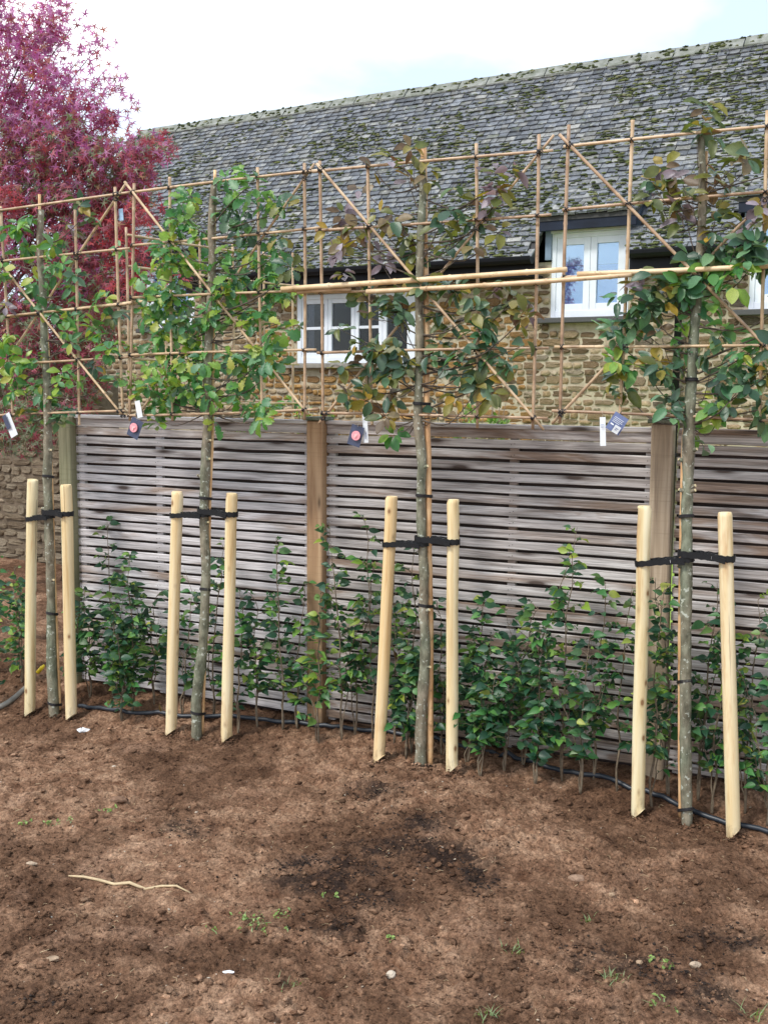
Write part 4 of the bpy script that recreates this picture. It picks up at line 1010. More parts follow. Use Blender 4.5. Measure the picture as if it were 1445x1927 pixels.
c2 = [(425, 350, 18, 10, gt), (470, 350, 24, 14, [T, T, G]), (500, 385, 20, 10, gr), (440, 400, 28, 24, tg), (455, 430, 20, 12, tg), (345, 395, 24, 14, gl), (330, 430, 24, 14, gr), (375, 420, 20, 10, gl), (355, 360, 14, 5, gl), (300, 475, 20, 10, gt), (330, 490, 26, 16, gl), (360, 500, 22, 14, gl), (430, 480, 22, 14, gt), (470, 470, 18, 8, gr), (500, 500, 24, 16, gt), (450, 530, 28, 24, gt), (510, 545, 28, 22, gt), (400, 545, 24, 16, gt), (345, 550, 28, 22, gt), (300, 555, 28, 20, gl), (275, 580, 20, 12, gr), (345, 590, 24, 16, tg), (395, 590, 22, 14, gt), (440, 590, 24, 16, gt), (490, 600, 24, 16, gt), (520, 620, 18, 8, gt), (310, 620, 24, 16, gl), (300, 655, 24, 16, gl), (345, 650, 28, 22, gl), (380, 640, 20, 12, gt), (385, 690, 24, 16, gt), (340, 700, 28, 26, gr), (300, 715, 28, 24, gl), (265, 720, 22, 14, gl), (320, 750, 28, 24, gr), (360, 745, 24, 18, gt), (280, 765, 20, 10, gr), (400, 745, 18, 10, gl), (450, 670, 26, 18, gt), (500, 660, 26, 20, gt), (520, 690, 20, 12, gt), (470, 710, 26, 18, gt), (450, 740, 22, 12, gt), (490, 755, 24, 16, gt), (500, 785, 14, 7, gr), (300, 790, 14, 5, gl), (395, 790, 12, 4, gl), (540, 400, 16, 6, og), (530, 450, 14, 5, og), (540, 560, 14, 6, gr), (520, 480, 14, 5, gr), (265, 520, 16, 6, gt), (545, 520, 16, 6, og)]
pleached('dense bright green pleached tree, second from the left, lobed leaves', t2, None, c2, 'lobed', .080, [(385, 900, -1), (392, 860, 1), (384, 980, 1), (384, 1130, -1), (390, 830, 1)])
t3 = [(793, 300, 12), (796, 360, 14), (792, 430, 15), (790, 500, 15), (788, 560, 15), (790, 650, 15), (787, 740, 16), (787, 800, 19), (794, 870, 18), (792, 920, 17), (793, 1000, 18), (798, 1080, 18), (797, 1150, 18), (800, 1220, 19), (795, 1310, 21), (792, 1350, 21), (791, 1445, 22)]
c3 = [(778, 290, 14, 6, ol), (765, 325, 18, 9, cp), (800, 320, 16, 7, ol), (812, 345, 12, 4, ol), (700, 315, 12, 4, cp), (685, 360, 10, 3, cp), (735, 305, 12, 4, cp), (640, 415, 16, 7, cp), (670, 425, 18, 8, cp), (655, 455, 16, 8, cp), (620, 440, 12, 4, cp), (645, 480, 16, 7, cp), (690, 470, 20, 8, cp), (700, 400, 14, 5, ol), (740, 410, 18, 8, ol), (760, 440, 20, 10, ol), (775, 470, 16, 7, og), (835, 410, 22, 10, og), (850, 450, 24, 14, og), (890, 430, 20, 10, og), (880, 470, 16, 7, ol), (855, 345, 12, 4, ol), (925, 340, 22, 10, mv), (950, 360, 22, 10, mv), (965, 330, 14, 5, mv), (930, 390, 18, 8, mv), (900, 375, 14, 5, cp), (945, 430, 14, 5, cp), (720, 500, 16, 7, mv), (660, 520, 14, 6, mv), (700, 560, 22, 12, ol), (735, 575, 22, 14, og), (755, 600, 20, 10, og), (695, 600, 14, 5, cp), (760, 560, 12, 5, cp), (800, 530, 18, 10, og), (830, 550, 22, 12, og), (870, 540, 18, 8, ol), (900, 570, 20, 12, og), (940, 540, 14, 5, cp), (960, 570, 24, 16, ol), (985, 600, 20, 12, cp), (930, 600, 20, 12, og), (820, 590, 16, 8, og), (860, 615, 18, 8, ol), (900, 640, 22, 12, tg), (935, 650, 20, 12, tg), (970, 560, 16, 8, ol), (680, 640, 20, 10, og), (715, 650, 22, 12, og), (690, 690, 24, 14, ol), (650, 690, 18, 8, ol), (720, 700, 26, 18, og), (745, 670, 22, 12, og), (770, 690, 20, 10, og), (700, 740, 20, 12, ol), (740, 745, 20, 10, ol), (665, 740, 16, 7, ol), (830, 680, 22, 12, tg), (860, 650, 18, 8, tg), (830, 640, 18, 8, og), (875, 700, 20, 10, og), (920, 690, 22, 12, tg), (955, 690, 20, 12, tg), (960, 720, 16, 8, ol), (900, 730, 18, 8, og), (860, 740, 18, 8, ol), (925, 740, 14, 6, ol), (735, 785, 14, 6, ol), (745, 815, 12, 6, gl), (820, 775, 12, 4, ol), (985, 650, 14, 5, ol), (640, 620, 12, 4, og)]
pleached('copper tinged pleached tree in the middle, behind the first leaning stake', t3, None, c3, 'oval', .080, [(800, 885, 1), (800, 1150, 1), (798, 1255, 1)])
t4 = [(1318, 245, 13), (1321, 340, 14), (1320, 400, 15), (1317, 470, 16), (1311, 560, 19), (1304, 650, 19), (1299, 740, 20), (1296, 800, 22), (1294, 850, 23), (1294, 900, 20), (1292, 950, 21), (1291, 1050, 21), (1290, 1150, 21), (1290, 1250, 20), (1289, 1350, 20), (1290, 1450, 21), (1292, 1552, 21)]
c4 = [(1322, 205, 14, 6, ol), (1310, 240, 16, 6, ol), (1335, 225, 16, 6, ol), (1345, 250, 12, 4, ol), (1250, 320, 16, 7, cp), (1225, 340, 16, 7, og), (1265, 345, 18, 8, og), (1280, 330, 12, 5, cp), (1240, 380, 22, 8, mv), (1275, 385, 22, 10, cp), (1290, 410, 22, 12, mv), (1300, 370, 16, 7, ol), (1350, 330, 16, 7, ol), (1385, 310, 14, 5, ol), (1420, 295, 18, 7, ol), (1375, 345, 14, 5, ol), (1350, 395, 22, 12, ol), (1345, 420, 16, 7, ol), (1425, 420, 22, 10, mv), (1430, 385, 16, 6, mv), (1395, 440, 18, 8, tg), (1370, 470, 24, 14, tg), (1410, 480, 26, 18, tg), (1440, 460, 22, 14, tg), (1445, 500, 22, 14, tg), (1330, 480, 20, 12, tg), (1300, 500, 22, 14, tg), (1340, 520, 26, 20, gt), (1380, 515, 24, 16, gt), (1270, 530, 22, 14, og), (1240, 520, 18, 9, ol), (1205, 540, 20, 10, mv), (1180, 560, 20, 10, tg), (1220, 570, 24, 16, tg), (1255, 560, 22, 14, og), (1290, 550, 20, 12, gt), (1310, 560, 22, 12, gt), (1345, 560, 18, 8, gt), (1165, 605, 22, 12, tg), (1200, 610, 20, 10, tg), (1150, 640, 16, 7, tg), (1240, 620, 16, 7, ol), (1285, 620, 18, 9, gl), (1175, 680, 20, 10, gt), (1210, 690, 20, 11, gt), (1240, 680, 20, 11, og), (1160, 710, 18, 9, og), (1180, 745, 16, 9, og), (1255, 705, 20, 11, tg), (1280, 670, 20, 11, tg), (1270, 745, 18, 8, tg), (1250, 760, 14, 5, tg), (1335, 640, 18, 8, tg), (1360, 620, 16, 7, gt), (1340, 680, 18, 8, og), (1380, 680, 22, 12, tg), (1410, 650, 22, 12, gt), (1440, 640, 18, 9, gt), (1360, 720, 20, 11, tg), (1345, 765, 20, 11, gl), (1365, 750, 18, 8, og), (1400, 720, 20, 9, tg), (1430, 700, 22, 12, ol), (1435, 760, 20, 10, tg), (1440, 800, 14, 7, tg), (1325, 842, 3, 2, tg), (1300, 815, 12, 4, gl), (1490, 430, 30, 16, tg), (1500, 540, 36, 30, gt), (1490, 660, 36, 26, tg), (1500, 760, 30, 16, og), (1480, 320, 26, 10, ol), (1540, 600, 30, 20, tg), (1280, 780, 12, 4, gt)]
pleached('pleached tree at the right with olive leaves topping its leader and lichened trunk', t4, None, c4, 'oval', .080, [(1290, 872, -1), (1300, 915, 1), (1296, 850, 1), (1300, 930, 1), (1286, 925, -1), (1286, 1060, -1)])

# ------------------------------------------------------------------ bamboo frames
def cane_mesh(A, B, r, org, bow=.006, node=.26, n=8):
    m_ = MB(); L = (B - A).length; k = max(4, int(L / .065)); pts = []; rad = []
    bw = rv() * bow; ph = R.uniform(0, node)
    for i in range(k + 1):
        t = i / k; pts.append(A.lerp(B, t) + bw * math.sin(math.pi * t) + rv() * .001)
        rad.append(r * (1.06 - .12 * t))
    # insert nodes
    P2 = []; R2 = []; s = ph
    nodes = []
    while s < L: nodes.append(s / L); s += node * R.uniform(.8, 1.2)
    j = 0
    allt = sorted([(i / k, 0) for i in range(k + 1)] + [(t + d, 1 if d == 0 else 0) for t in nodes for d in (-.012 / L, 0, .012 / L) if 0 < t + d < 1])
    for t, nd in allt:
        P2.append(A.lerp(B, t) + bw * math.sin(math.pi * t)); R2.append(r * (1.06 - .12 * t) * (1.22 if nd else 1))
    m_.tube(P2, R2, n); return m_
def frame(label, verts, hors, diags, plane=onT, group='bamboo frames tied to the pleached trees'):
    a, b = verts[0][0:2], verts[-1][0:2]
    base = plane(*verts[0][2:4], 0); e = empty('bamboo_trellis', base, 0, label, 'bamboo frame', group)
    lines = []
    for lst, off, r in ((verts, 0.0, .0080), (hors, .016, .0069), (diags, .032, .0070)):
        for ent in lst:
            x0, y0, x1, y1 = ent[:4]; rr = r * (ent[4] if len(ent) > 4 else 1); of = off + (-.050 if len(ent) > 5 else 0)
            A, B = plane(x0, y0, of), plane(x1, y1, of)
            cane_mesh(A, B, rr, base).build('cane', M_CANE, parent=e, smooth=True); lines.append((x0, y0, x1, y1, off, rr))
    # ties where canes cross
    for i in range(len(lines)):
        for j in range(i + 1, len(lines)):
            a, b = lines[i], lines[j]
            if a[4] == b[4]: continue
            d = (a[2] - a[0]) * (b[3] - b[1]) - (a[3] - a[1]) * (b[2] - b[0])
            if abs(d) < 1e-6: continue
            t = ((b[0] - a[0]) * (b[3] - b[1]) - (b[1] - a[1]) * (b[2] - b[0])) / d; u = ((b[0] - a[0]) * (a[3] - a[1]) - (b[1] - a[1]) * (a[2] - a[0])) / d
            if -.02 < t < 1.02 and -.02 < u < 1.02:
                P = plane(a[0] + t * (a[2] - a[0]), a[1] + t * (a[3] - a[1]), (a[4] + b[4]) / 2)
                m_ = MB()
                for q in range(2):
                    d1 = Vector((0, 0, 1)) * R.uniform(.4, 1) + FU * (1 if q else -1) * R.uniform(.5, 1); d1.normalize(); d2 = d1.cross(FN)
                    ring = [P + (d2 * math.cos(th) * .0125 + FN * math.sin(th) * .0185) + d1 * R.uniform(-.002, .002) for th in [k * math.pi / 4 for k in range(9)]]
                    m_.tube(ring, .0026, 5, cap=False)
                if R.random() < .5: m_.tube([P + FN * .018, P + FN * .025 + FU * .012, P + FN * .022 + FU * .02 + Vector((0, 0, -.008))], .0018, 4)
                m_.build('tie', M_TIE, parent=e)
    return e
frame('bamboo cane frame around the far left tree', [(-75, 415, -60, 800), (2, 388, 26, 800), (142, 395, 150, 800), (217, 352, 232, 782)],
      [(-85, 408, 250, 361), (-80, 500, 245, 467), (-80, 605, 248, 571), (-80, 690, 242, 672), (-75, 785, 236, 773)], [(-30, 455, 229, 779), (-60, 790, 239, 343, 1, 1)])
frame('bamboo cane frame around the dense green tree, second from the left', [(253, 345, 245, 792), (320, 333, 325, 792), (485, 315, 494, 790), (573, 307, 573, 790)],
      [(247, 362, 612, 319), (247, 462, 605, 428), (248, 560, 600, 546), (246, 668, 595, 658), (240, 782, 600, 770)], [(235, 342, 580, 780), (258, 785, 592, 308, 1, 1)])
frame('bamboo cane frame around the copper tinged middle tree', [(602, 303, 608, 795), (692, 300, 700, 800), (896, 270, 898, 806), (1014, 253, 1002, 808)],
      [(588, 323, 1040, 283), (594, 434, 1037, 404), (592, 551, 1035, 533, .8), (597, 664, 1032, 655), (603, 777, 1030, 787)], [(596, 308, 1023, 809), (600, 797, 1042, 254, 1, 1)])
frame('bamboo cane frame around the right hand tree', [(1070, 235, 1053, 797), (1190, 226, 1165, 800), (1443, 208, 1428, 815), (1570, 195, 1550, 820)],
      [(1060, 276, 1590, 224), (1058, 395, 1590, 348), (1056, 522, 1590, 492, .9), (1043, 653, 1590, 648), (1038, 773, 1590, 800)], [(1052, 253, 1575, 790), (1038, 797, 1590, 215, 1, 1)])
def pole(px0, py0, px1, py1, r, off, label):
    A, B = onT(px0, py0, off), onT(px1, py1, off); m_ = cane_mesh(A, B, r, A, bow=.008, node=.33, n=10)
    return tag(m_.build('bamboo_pole', M_POLE, origin=A, smooth=True), label, 'bamboo pole', 'thick bamboo poles linking the frames')
pole(530, 544, 1066, 507, .0130, .058, 'upper thick pale bamboo pole crossing in front of the middle tree frame')
pole(690, 549, 1188, 517, .0115, .062, 'lower thick bamboo pole running from the middle tree across the dormer window')
pole(-60, 606, 300, 564, .0085, -.020, 'thick bamboo pole linking the two left hand frames')
pole(1086, 516, 1560, 494, .0115, .060, 'thick bamboo pole crossing the right hand tree frame')
pole(560, 550, 660, 545, .010, .040, 'short bamboo offcut lying under the upper thick pole')
# trunk support canes with black ties
def support(pts, r, off, ties, label, trunkpath):
    P = [onT(px, py, off) for px, py in pts]; P[-1].z = -.05
    base = Vector((P[-1].x, P[-1].y, 0)); e = empty('support_cane', base, 0, label, 'bamboo cane', 'canes tied upright along the trunks')
    pp = catmull(P, 6); m_ = MB(); m_.tube(pp, [r * (1.15 if i % 9 == 4 else 1) for i in range(len(pp))], 9); m_.build('cane', M_SUP, parent=e, smooth=True)
    for ty in ties:
        xs_ = np.interp(ty, [q[1] for q in trunkpath], [q[0] for q in trunkpath]); ww = np.interp(ty, [q[1] for q in trunkpath], [q[2] for q in trunkpath])
        xc = np.interp(ty, [q[1] for q in pts], [q[0] for q in pts])
        A = onT(xs_, ty, 0); B = onT(xc, ty + 1, off); rt_ = ww * .5 * m_at(A) + .004; rc = r + .004
        d = (B - A); L = d.length; d.normalize(); n = Vector((0, 0, 1)).cross(d).normalized(); ring = []
        for k in range(9): th = -math.pi / 2 - math.pi * k / 8; ring.append(A + (d * math.cos(th + 0) + n * math.sin(th + 0)) * rt_)
        for k in range(9): th = math.pi / 2 - math.pi * k / 8; ring.append(B + (d * math.cos(th) + n * math.sin(th)) * rc)
        ring.append(ring[0])
        m_ = MB(); V = []; F = []
        for q in ring: V += [q - Vector((0, 0, .006)), q + Vector((0, 0, .006))]
        for k in range(len(ring) - 1): F.append((2 * k, 2 * k + 1, 2 * k + 3, 2 * k + 2))
        m_.add(V, F); m_.tube(ring, .0035, 5, cap=False); m_.tube([q + Vector((0, 0, .007)) for q in ring], .003, 5, cap=False)
        m_.build('tie', M_TIE, parent=e)
support([(75, 366), (78, 500), (90, 640), (94, 780), (99, 930), (104, 1100), (108, 1200), (114, 1345)], .0085, -.032, [897, 1155, 1325], 'bamboo cane tied up the trunk of the far left tree', t1)
support([(405, 320), (404, 450), (402, 640), (401, 780), (398, 880), (395, 960), (393, 1100), (386, 1260), (381, 1395)], .0085, -.034, [938, 1110, 1342], 'bamboo cane tied up the trunk of the second tree from the left', t2)
support([(797, 278), (799, 450), (803, 620), (803, 760), (806, 900), (807, 1050), (810, 1200), (809, 1445)], .0155, -.030, [760, 933, 1140, 1440], 'thick bamboo cane tied behind the middle tree trunk', t3)
support([(1327, 285), (1322, 450), (1303, 600), (1292, 760), (1285, 850), (1283, 950), (1280, 1100), (1279, 1250), (1279, 1400), (1280, 1540)], .0105, -.036, [715, 972, 1283, 1524], 'bamboo cane tied to the left side of the right hand trunk', t4)

# ------------------------------------------------------------------ stakes
def stake(pxt, pyt, pxb, pyb, wt, label, cutdir=1):
    A = onT(pxt, pyt, 0.01); Bq = onT(pxb, pyb, 0.01); B = Bq.copy()
    g0 = sz(B.x, B.y); e0 = Vector((B.x, B.y, g0)); r = wt * .5 * m_at(A); d = (A - e0); L = d.length; d.normalize()
    # cylinder in local coords along z, flattened sides, domed and chamfered top, slanting cut at the foot
    n = 14; V = []; F = []; hs = [-.03, 0.0, .065, .3 * L, .6 * L, .9 * L, L - .018, L - .006, L]; rs = [1.0, 1.0, 1, 1.02, .98, 1, 1, .95, .86]
    cx = [(R.uniform(-.003, .003), R.uniform(-.002, .002)) for _ in hs]
    for h, s_, c in zip(hs, rs, cx):
        for k in range(n):
            th = 2 * math.pi * k / n; rr = r * s_ * (1 + .03 * math.sin(3 * th + 1)); x, y = rr * math.cos(th), rr * math.sin(th)
            if h < .03:   # slanting cut
                f = (math.cos(th) * cutdir + 1) * .5; zz = -.022 + .060 * f + (.003 if h == 0 else 0)
                V.append((x + c[0], y + c[1], zz))
            else: V.append((x + c[0], y + c[1], h))
    for i in range(len(hs) - 1):
        for k in range(n): F.append((i * n + k, i * n + (k + 1) % n, (i + 1) * n + (k + 1) % n, (i + 1) * n + k))
    F.append(tuple((len(hs) - 1) * n + k for k in range(n))); F.append(tuple(range(n))[::-1])
    m_ = MB(); m_.add(V, F); me = m_.mesh('stake', M_STAKE, smooth=True)
    me.set_sharp_from_angle(angle=D2R(40))
    o = bpy.data.objects.new('tree_stake', me); link(o); o.location = e0; o.rotation_mode = 'QUATERNION'
    xa = (FU - d * FU.dot(d)).normalized(); ya = d.cross(xa)
    o.rotation_quaternion = Matrix(((xa.x, ya.x, d.x), (xa.y, ya.y, d.y), (xa.z, ya.z, d.z))).to_quaternion(); tag(o, label, 'stake', 'pale round tree stakes')
    return A, e0, r
def at_stake(s, py):
    A, B, r = s
    ya, yb = project(A)[1], project(B)[1]; t = (py - ya) / (yb - ya); return A.lerp(B, t), r
S = {}
S['1L'] = stake(62, 902, 57, 1353, 20.5, 'leftmost pale stake of all, standing left of the far left tree')
S['1R'] = stake(125, 912, 135, 1353, 22, 'pale stake in front of the greenish end fence post')
S['2L'] = stake(334, 925, 322, 1381, 22, 'pale stake left of the second tree')
S['2R'] = stake(436, 928, 427, 1396, 22, 'pale stake right of the second tree')
S['3L'] = stake(737, 934, 713, 1437, 23, 'leaning orange tinted stake left of the middle tree')
S['3R'] = stake(852, 940, 850, 1463, 23, 'pale stake with dark crack right of the middle tree')
S['4L'] = stake(1212, 952, 1199, 1538, 26, 'orange streaked stake in front of the pale capped fence post')
S['4R'] = stake(1364, 964, 1379, 1580, 27, 'rightmost pale stake, nearest to the camera')
# rubber ties between stake and trunk
def belt(A, ra, B, rb, label, buckle_t, h=.030, tail=1):
    base = A.copy(); e = empty('rubber_tree_tie', base, 0, label, 'tree tie', 'black rubber ties joining stakes to trunks')
    d = B - A; L = d.length; d.normalize(); up = Vector((0, 0, 1)); n = up.cross(d).normalized(); up = d.cross(n).normalized()
    ra += .003; rb += .003; ring = []
    al = math.asin(max(-1, min(1, (ra - rb) / L)))
    def arc(Cc, r, a0, a1, k):
        for i in range(k + 1): th = a0 + (a1 - a0) * i / k; ring.append((Cc + (d * math.cos(th) + n * math.sin(th)) * r, d * math.cos(th) + n * math.sin(th)))
    arc(A, ra, math.pi / 2 - al, 3 * math.pi / 2 + al, 12)
    p0 = ring[-1][0]; nn = ring[-1][1]
    # straight run to B, with scallops
    q0 = B + (d * math.cos(-math.pi / 2 + al) + n * math.sin(-math.pi / 2 + al)) * rb
    for i in range(1, 12): ring.append((p0.lerp(q0, i / 12), nn))
    arc(B, rb, -math.pi / 2 + al, math.pi / 2 - al, 12)
    p0 = ring[-1][0]; nn = ring[-1][1]; q0 = ring[0][0]
    for i in range(1, 12): ring.append((p0.lerp(q0, i / 12), nn))
    m_ = MB(); V = []; F = []; N = len(ring)
    for i, (q, o_) in enumerate(ring):
        hh = h / 2 * (1.0 + (.16 * math.sin(i * 2.3)))
        V += [q - up * hh, q + up * hh, q + up * hh + o_ * .004, q - up * hh + o_ * .004]
    for i in range(N):
        j = (i + 1) % N
        for k in range(4): F.append((i * 4 + k, i * 4 + (k + 1) % 4, j * 4 + (k + 1) % 4, j * 4 + k))
    m_.add(V, F); m_.build('strap', M_RUBBER, parent=e)
    # pinched middle spacer and buckle on the camera side
    C0 = A.lerp(B, buckle_t); side = -n if (-n).dot(FN) > 0 else n
    rc = ra * (1 - buckle_t) + rb * buckle_t
    def obox(c, dx, dy, dz, name, mat):
        m2 = MB(); m2.bbox(-dx, dx, -dy, dy, -dz, dz, min(dx, dy, dz) * .4); M = Matrix((( d.x, side.x, up.x), (d.y, side.y, up.y), (d.z, side.z, up.z))).to_4x4()
        m2.v = [tuple(c + (M.to_3x3() @ Vector(v))) for v in m2.v]; return m2.build(name, mat, parent=e)
    obox(C0 + side * (rc * .75), .026, .010, h * .60, 'buckle', M_RUBBER)
    obox(C0 + side * (rc * .75 + .011) + d * .004, .006, .002, h * .28, 'buckle_pin', M_WHITEBIT)
    # curled free end
    E = C0 + side * (rc * .8 + .012); m2 = MB(); tl = [E, E + d * .03 * tail + side * .006 - up * .004, E + d * .06 * tail + side * .004 - up * .01]
    V = []
    for q in tl: V += [q - up * h * .42, q + up * h * .42, q + up * h * .42 + side * .004, q - up * h * .42 + side * .004]
    F = [(i * 4 + k, i * 4 + (k + 1) % 4, (i + 1) * 4 + (k + 1) % 4, (i + 1) * 4 + k) for i in range(2) for k in range(4)] + [(0, 1, 2, 3), (8, 9, 10, 11)]
    m2.add(V, F); m2.build('strap_tail', M_RUBBER, parent=e)
    # lugs along the top edge
    for i in range(5):
        c = A.lerp(B, .30 + .1 * i) + side * rc * .95 + up * (h * .55); obox(c, .006, .0025, .005, 'lug', M_RUBBER)
def trunk_at(path, py, off=0.0):
    x = np.interp(py, [q[1] for q in path], [q[0] for q in path]); w = np.interp(py, [q[1] for q in path], [q[2] for q in path]); P = onT(x, py, 0); return P, w * .5 * m_at(P) + .003
for key, path, yl, yt, yr_, yt2, nm in (('1', t1, 974, 972, 965, 965, 'the far left tree'), ('2', t2, 968, 968, 966, 963, 'the second tree'), ('3', t3, 1021, 1023, 1017, 1016, 'the middle tree'), ('4', t4, 1056, 1052, 1048, 1044, 'the right hand tree')):
    a, ra = at_stake(S[key + 'L'], yl); b, rb = trunk_at(path, yt); belt(a, ra, b, rb, 'black rubber tie joining ' + nm + ' to the stake on its left', .66, .026)
    a, ra = trunk_at(path, yt2); b, rb = at_stake(S[key + 'R'], yr_); a = a + Vector((0, 0, .006)); belt(a, ra + .005, b, rb, 'black rubber tie joining ' + nm + ' to the stake on its right', .68, .028, 1)

# ------------------------------------------------------------------ plant labels
def card(cx, cy, w, h, ang, mat, off=.05, hang=None, label='', pieces=(), name='plant_tag'):
    c = onT(cx, cy, off); k = m_at(c); ca, sa = math.cos(ang), math.sin(ang)
    X = FU * ca + Vector((0, 0, 1)) * sa; Z = -FU * sa + Vector((0, 0, 1)) * ca
    top = onT(*hang, .02) if hang else c + Z * h * k * .5
    e = empty(name, top, 0, label, 'plant label')
    def sheet(x0, x1, z0, z1, d0, d1, nm, m, par=e):
        m_ = MB(); V = []
        for d_ in (d0, d1):
            for (x, z) in ((x0, z0), (x1, z0), (x1, z1), (x0, z1)): V.append(c + X * x * k + Z * z * k + FN * (d_ + .004 * math.cos(x * .2)))
        m_.add(V, [(0, 1, 2, 3), (7, 6, 5, 4), (0, 4, 5, 1), (1, 5, 6, 2), (2, 6, 7, 3), (3, 7, 4, 0)]); return m_.build(nm, m, parent=e)
    sheet(-w / 2, w / 2, -h / 2, h / 2, 0, .0012, 'card', mat)
    for p in pieces:
        if p[0] == 'disc':
            _, x, z, r, m = p; m_ = MB(); ring = [c + X * (x + r * math.cos(t)) * k + Z * (z + r * math.sin(t)) * k for t in [i * math.pi / 12 for i in range(24)]]
            V = [q + FN * .0095 for q in ring] + [q + FN * .004 for q in ring]; F = [tuple(range(24))] + [(i, 24 + i, 24 + (i + 1) % 24, (i + 1) % 24) for i in range(24)]
            m_.add(V, F); m_.build('printed_disc', m, parent=e)
        else:
            _, x0, x1, z0, z1, m, nm, d_ = p; sheet(x0, x1, z0, z1, d_, d_ + .0008, nm, m)
    if hang:
        m_ = MB(); A = top; B = c + Z * h * .44 * k + FN * .003
        m_.tube([A, A.lerp(B, .5) + FU * .003, B], .0009, 4); m_.build('string', M_STRING, parent=e)
card(254, 806, 27, 37, -.42, M_TAG, .07, (256, 778), 'dark card tag with pink disc hanging by the second tree frame', [('disc', -1, 1, 8.6, M_PINK), ('p', -2, 1, -3, 3, M_PINKL, 'printed_mark', .0100), ('p', 1, 3, 1, 5, M_PINKL, 'printed_mark', .0102)])
card(669, 820, 27, 39, -.28, M_TAG, .07, (678, 780), 'dark card tag with pink disc hanging below the middle tree frame', [('disc', 2, 1, 9, M_PINK), ('p', 0, 3, -3, 4, M_PINKL, 'printed_mark', .0100), ('p', 3, 5, 0, 5, M_PINKL, 'printed_mark', .0102)])
card(688, 806, 10, 54, .06, M_CARD, .05, (686, 778), 'white strip label hanging beside the pink disc tag', [('p', 1, 2, -20, -8, M_TAGB, 'printed_mark', .006)])
card(1160, 797, 29, 36, -.55, M_TAGB, .07, (1160, 772), 'blue card tag with white sticker hanging left of the right tree', [('p', -10, 10, 9.4, 10.2, M_CARD, 'printed_line', .0065), ('p', -10, 9, 6.4, 7.2, M_CARD, 'printed_line', .0065), ('p', -10, 10, 3.4, 4.2, M_CARD, 'printed_line', .0065), ('p', -10, 6, 0.4, 1.2, M_CARD, 'printed_line', .0065), ('p', -10, -3, -6, -3.5, M_CARD, 'printed_line', .0065), ('p', 0, 12, -17, -2, M_CARD, 'sticker', .0068), ('p', 3, 9, -8, -7, M_TAGB, 'printed_line', .0082), ('p', 3, 7, -11, -10, M_TAGB, 'printed_line', .0082)])
card(1134, 812, 11, 54, .05, M_CARD, .05, (1132, 772), 'white strip label hanging beside the blue card tag', [('p', -3, 3, 12, 13, M_TAGB, 'printed_line', .006), ('p', -3, 2, 8, 9, M_TAGB, 'printed_line', .006)])
card(20, 800, 18, 46, .45, M_CARD, .07, (12, 780), 'white and grey label hanging from the far left frame', [('p', -9, 2, -6, 22, M_TAG, 'printed_mark', .0065)])
card(229, 404, 10, 22, .05, M_SEA, -.02, None, 'small pale blue object at the far left frame', [])  # unidentified pale blue thing, built as a small card
card(262, 770, 12, 32, .2, M_CARD, .05, (258, 772), 'white strip label half hidden by leaves above the dark tag', [])

cl = []
for px, py in [(57, 1353), (135, 1353), (322, 1381), (427, 1396), (713, 1437), (850, 1463), (1199, 1538), (1379, 1580), (103, 1352), (371, 1392), (791, 1445), (1292, 1552)]:
    P = onT(px, py, 0.01)
    for _ in range(150):
        a = R.uniform(0, 6.3); q = abs(R.gauss(0, .045)) + .022; x, y = P.x + q * math.cos(a), P.y + q * math.sin(a); sc = R.uniform(.003, .010)
        cl.append((R.randrange(10), rm((x, y, sz(x, y) + max(0, .022 - q * .25) * R.random()), R.uniform(-.5, .5), R.uniform(-.5, .5), R.uniform(0, 6.3), sc), 0))
o = scatter_mesh('soil_crumbs', TPL, [M_CRUMB], cl); tag(o, 'loose soil crumbs heaped round the feet of stakes and trunks', 'soil', None, 'stuff')
# ------------------------------------------------------------------ hose, litter
hp = [(150, 1334), (190, 1343), (240, 1350), (300, 1358), (360, 1364), (430, 1370), (500, 1378), (580, 1387), (640, 1395), (700, 1403), (760, 1412), (820, 1421), (880, 1432), (940, 1445), (1000, 1460), (1060, 1474), (1130, 1489), (1200, 1506), (1260, 1521), (1320, 1540), (1380, 1554), (1450, 1567), (1600, 1600)]
pts = []
for px, py in hp:
    P = ground(px, py); P.z = sz(P.x, P.y) + .010; pts.append(P)
pts = catmull(pts, 4)
for p in pts: p.z = max(p.z, sz(p.x, p.y) + .016)
m_ = MB(); m_.tube(pts, .0125, 8); tag(m_.build('irrigation_hose', M_HOSE, origin=pts[0], smooth=True), 'black drip irrigation hose lying along the foot of the hedge', 'hose')
pts = []
for px, py in [(-40, 1330), (0, 1322), (25, 1314), (48, 1309), (62, 1306)]:
    P = ground(px, py); P.z = sz(P.x, P.y) + .015; pts.append(P)
m_ = MB(); m_.tube(catmull(pts, 3), .018, 8); tag(m_.build('pale_edging', M_SILL, origin=pts[0], smooth=True), 'pale grey rounded edging piece on the soil at far left', 'edging')
P = ground(72, 1290); P.z = sz(P.x, P.y); A = P + Vector((0, 0, .03)); m_ = MB(); m_.tube([A, A + Vector((.03, 0, .035)), A + Vector((.045, .01, .05))], [.013, .013, .007], 8); yo = m_.build('hose_connector', M_YELLOW, origin=P, smooth=True); tag(yo, 'small yellow hose connector behind the leftmost stake', 'connector')
P = ground(157, 1372); P.z = sz(P.x, P.y); m_ = MB(); 
for k in range(4): m_.ico((P.x + R.uniform(-.02, .02), P.y, P.z + .012), .018, (1, .8, R.uniform(.3, .9)), .4)
tag(m_.build('paper_scrap', M_WHITEBIT, origin=P), 'crumpled white scrap on the soil right of the far left stakes', 'litter')

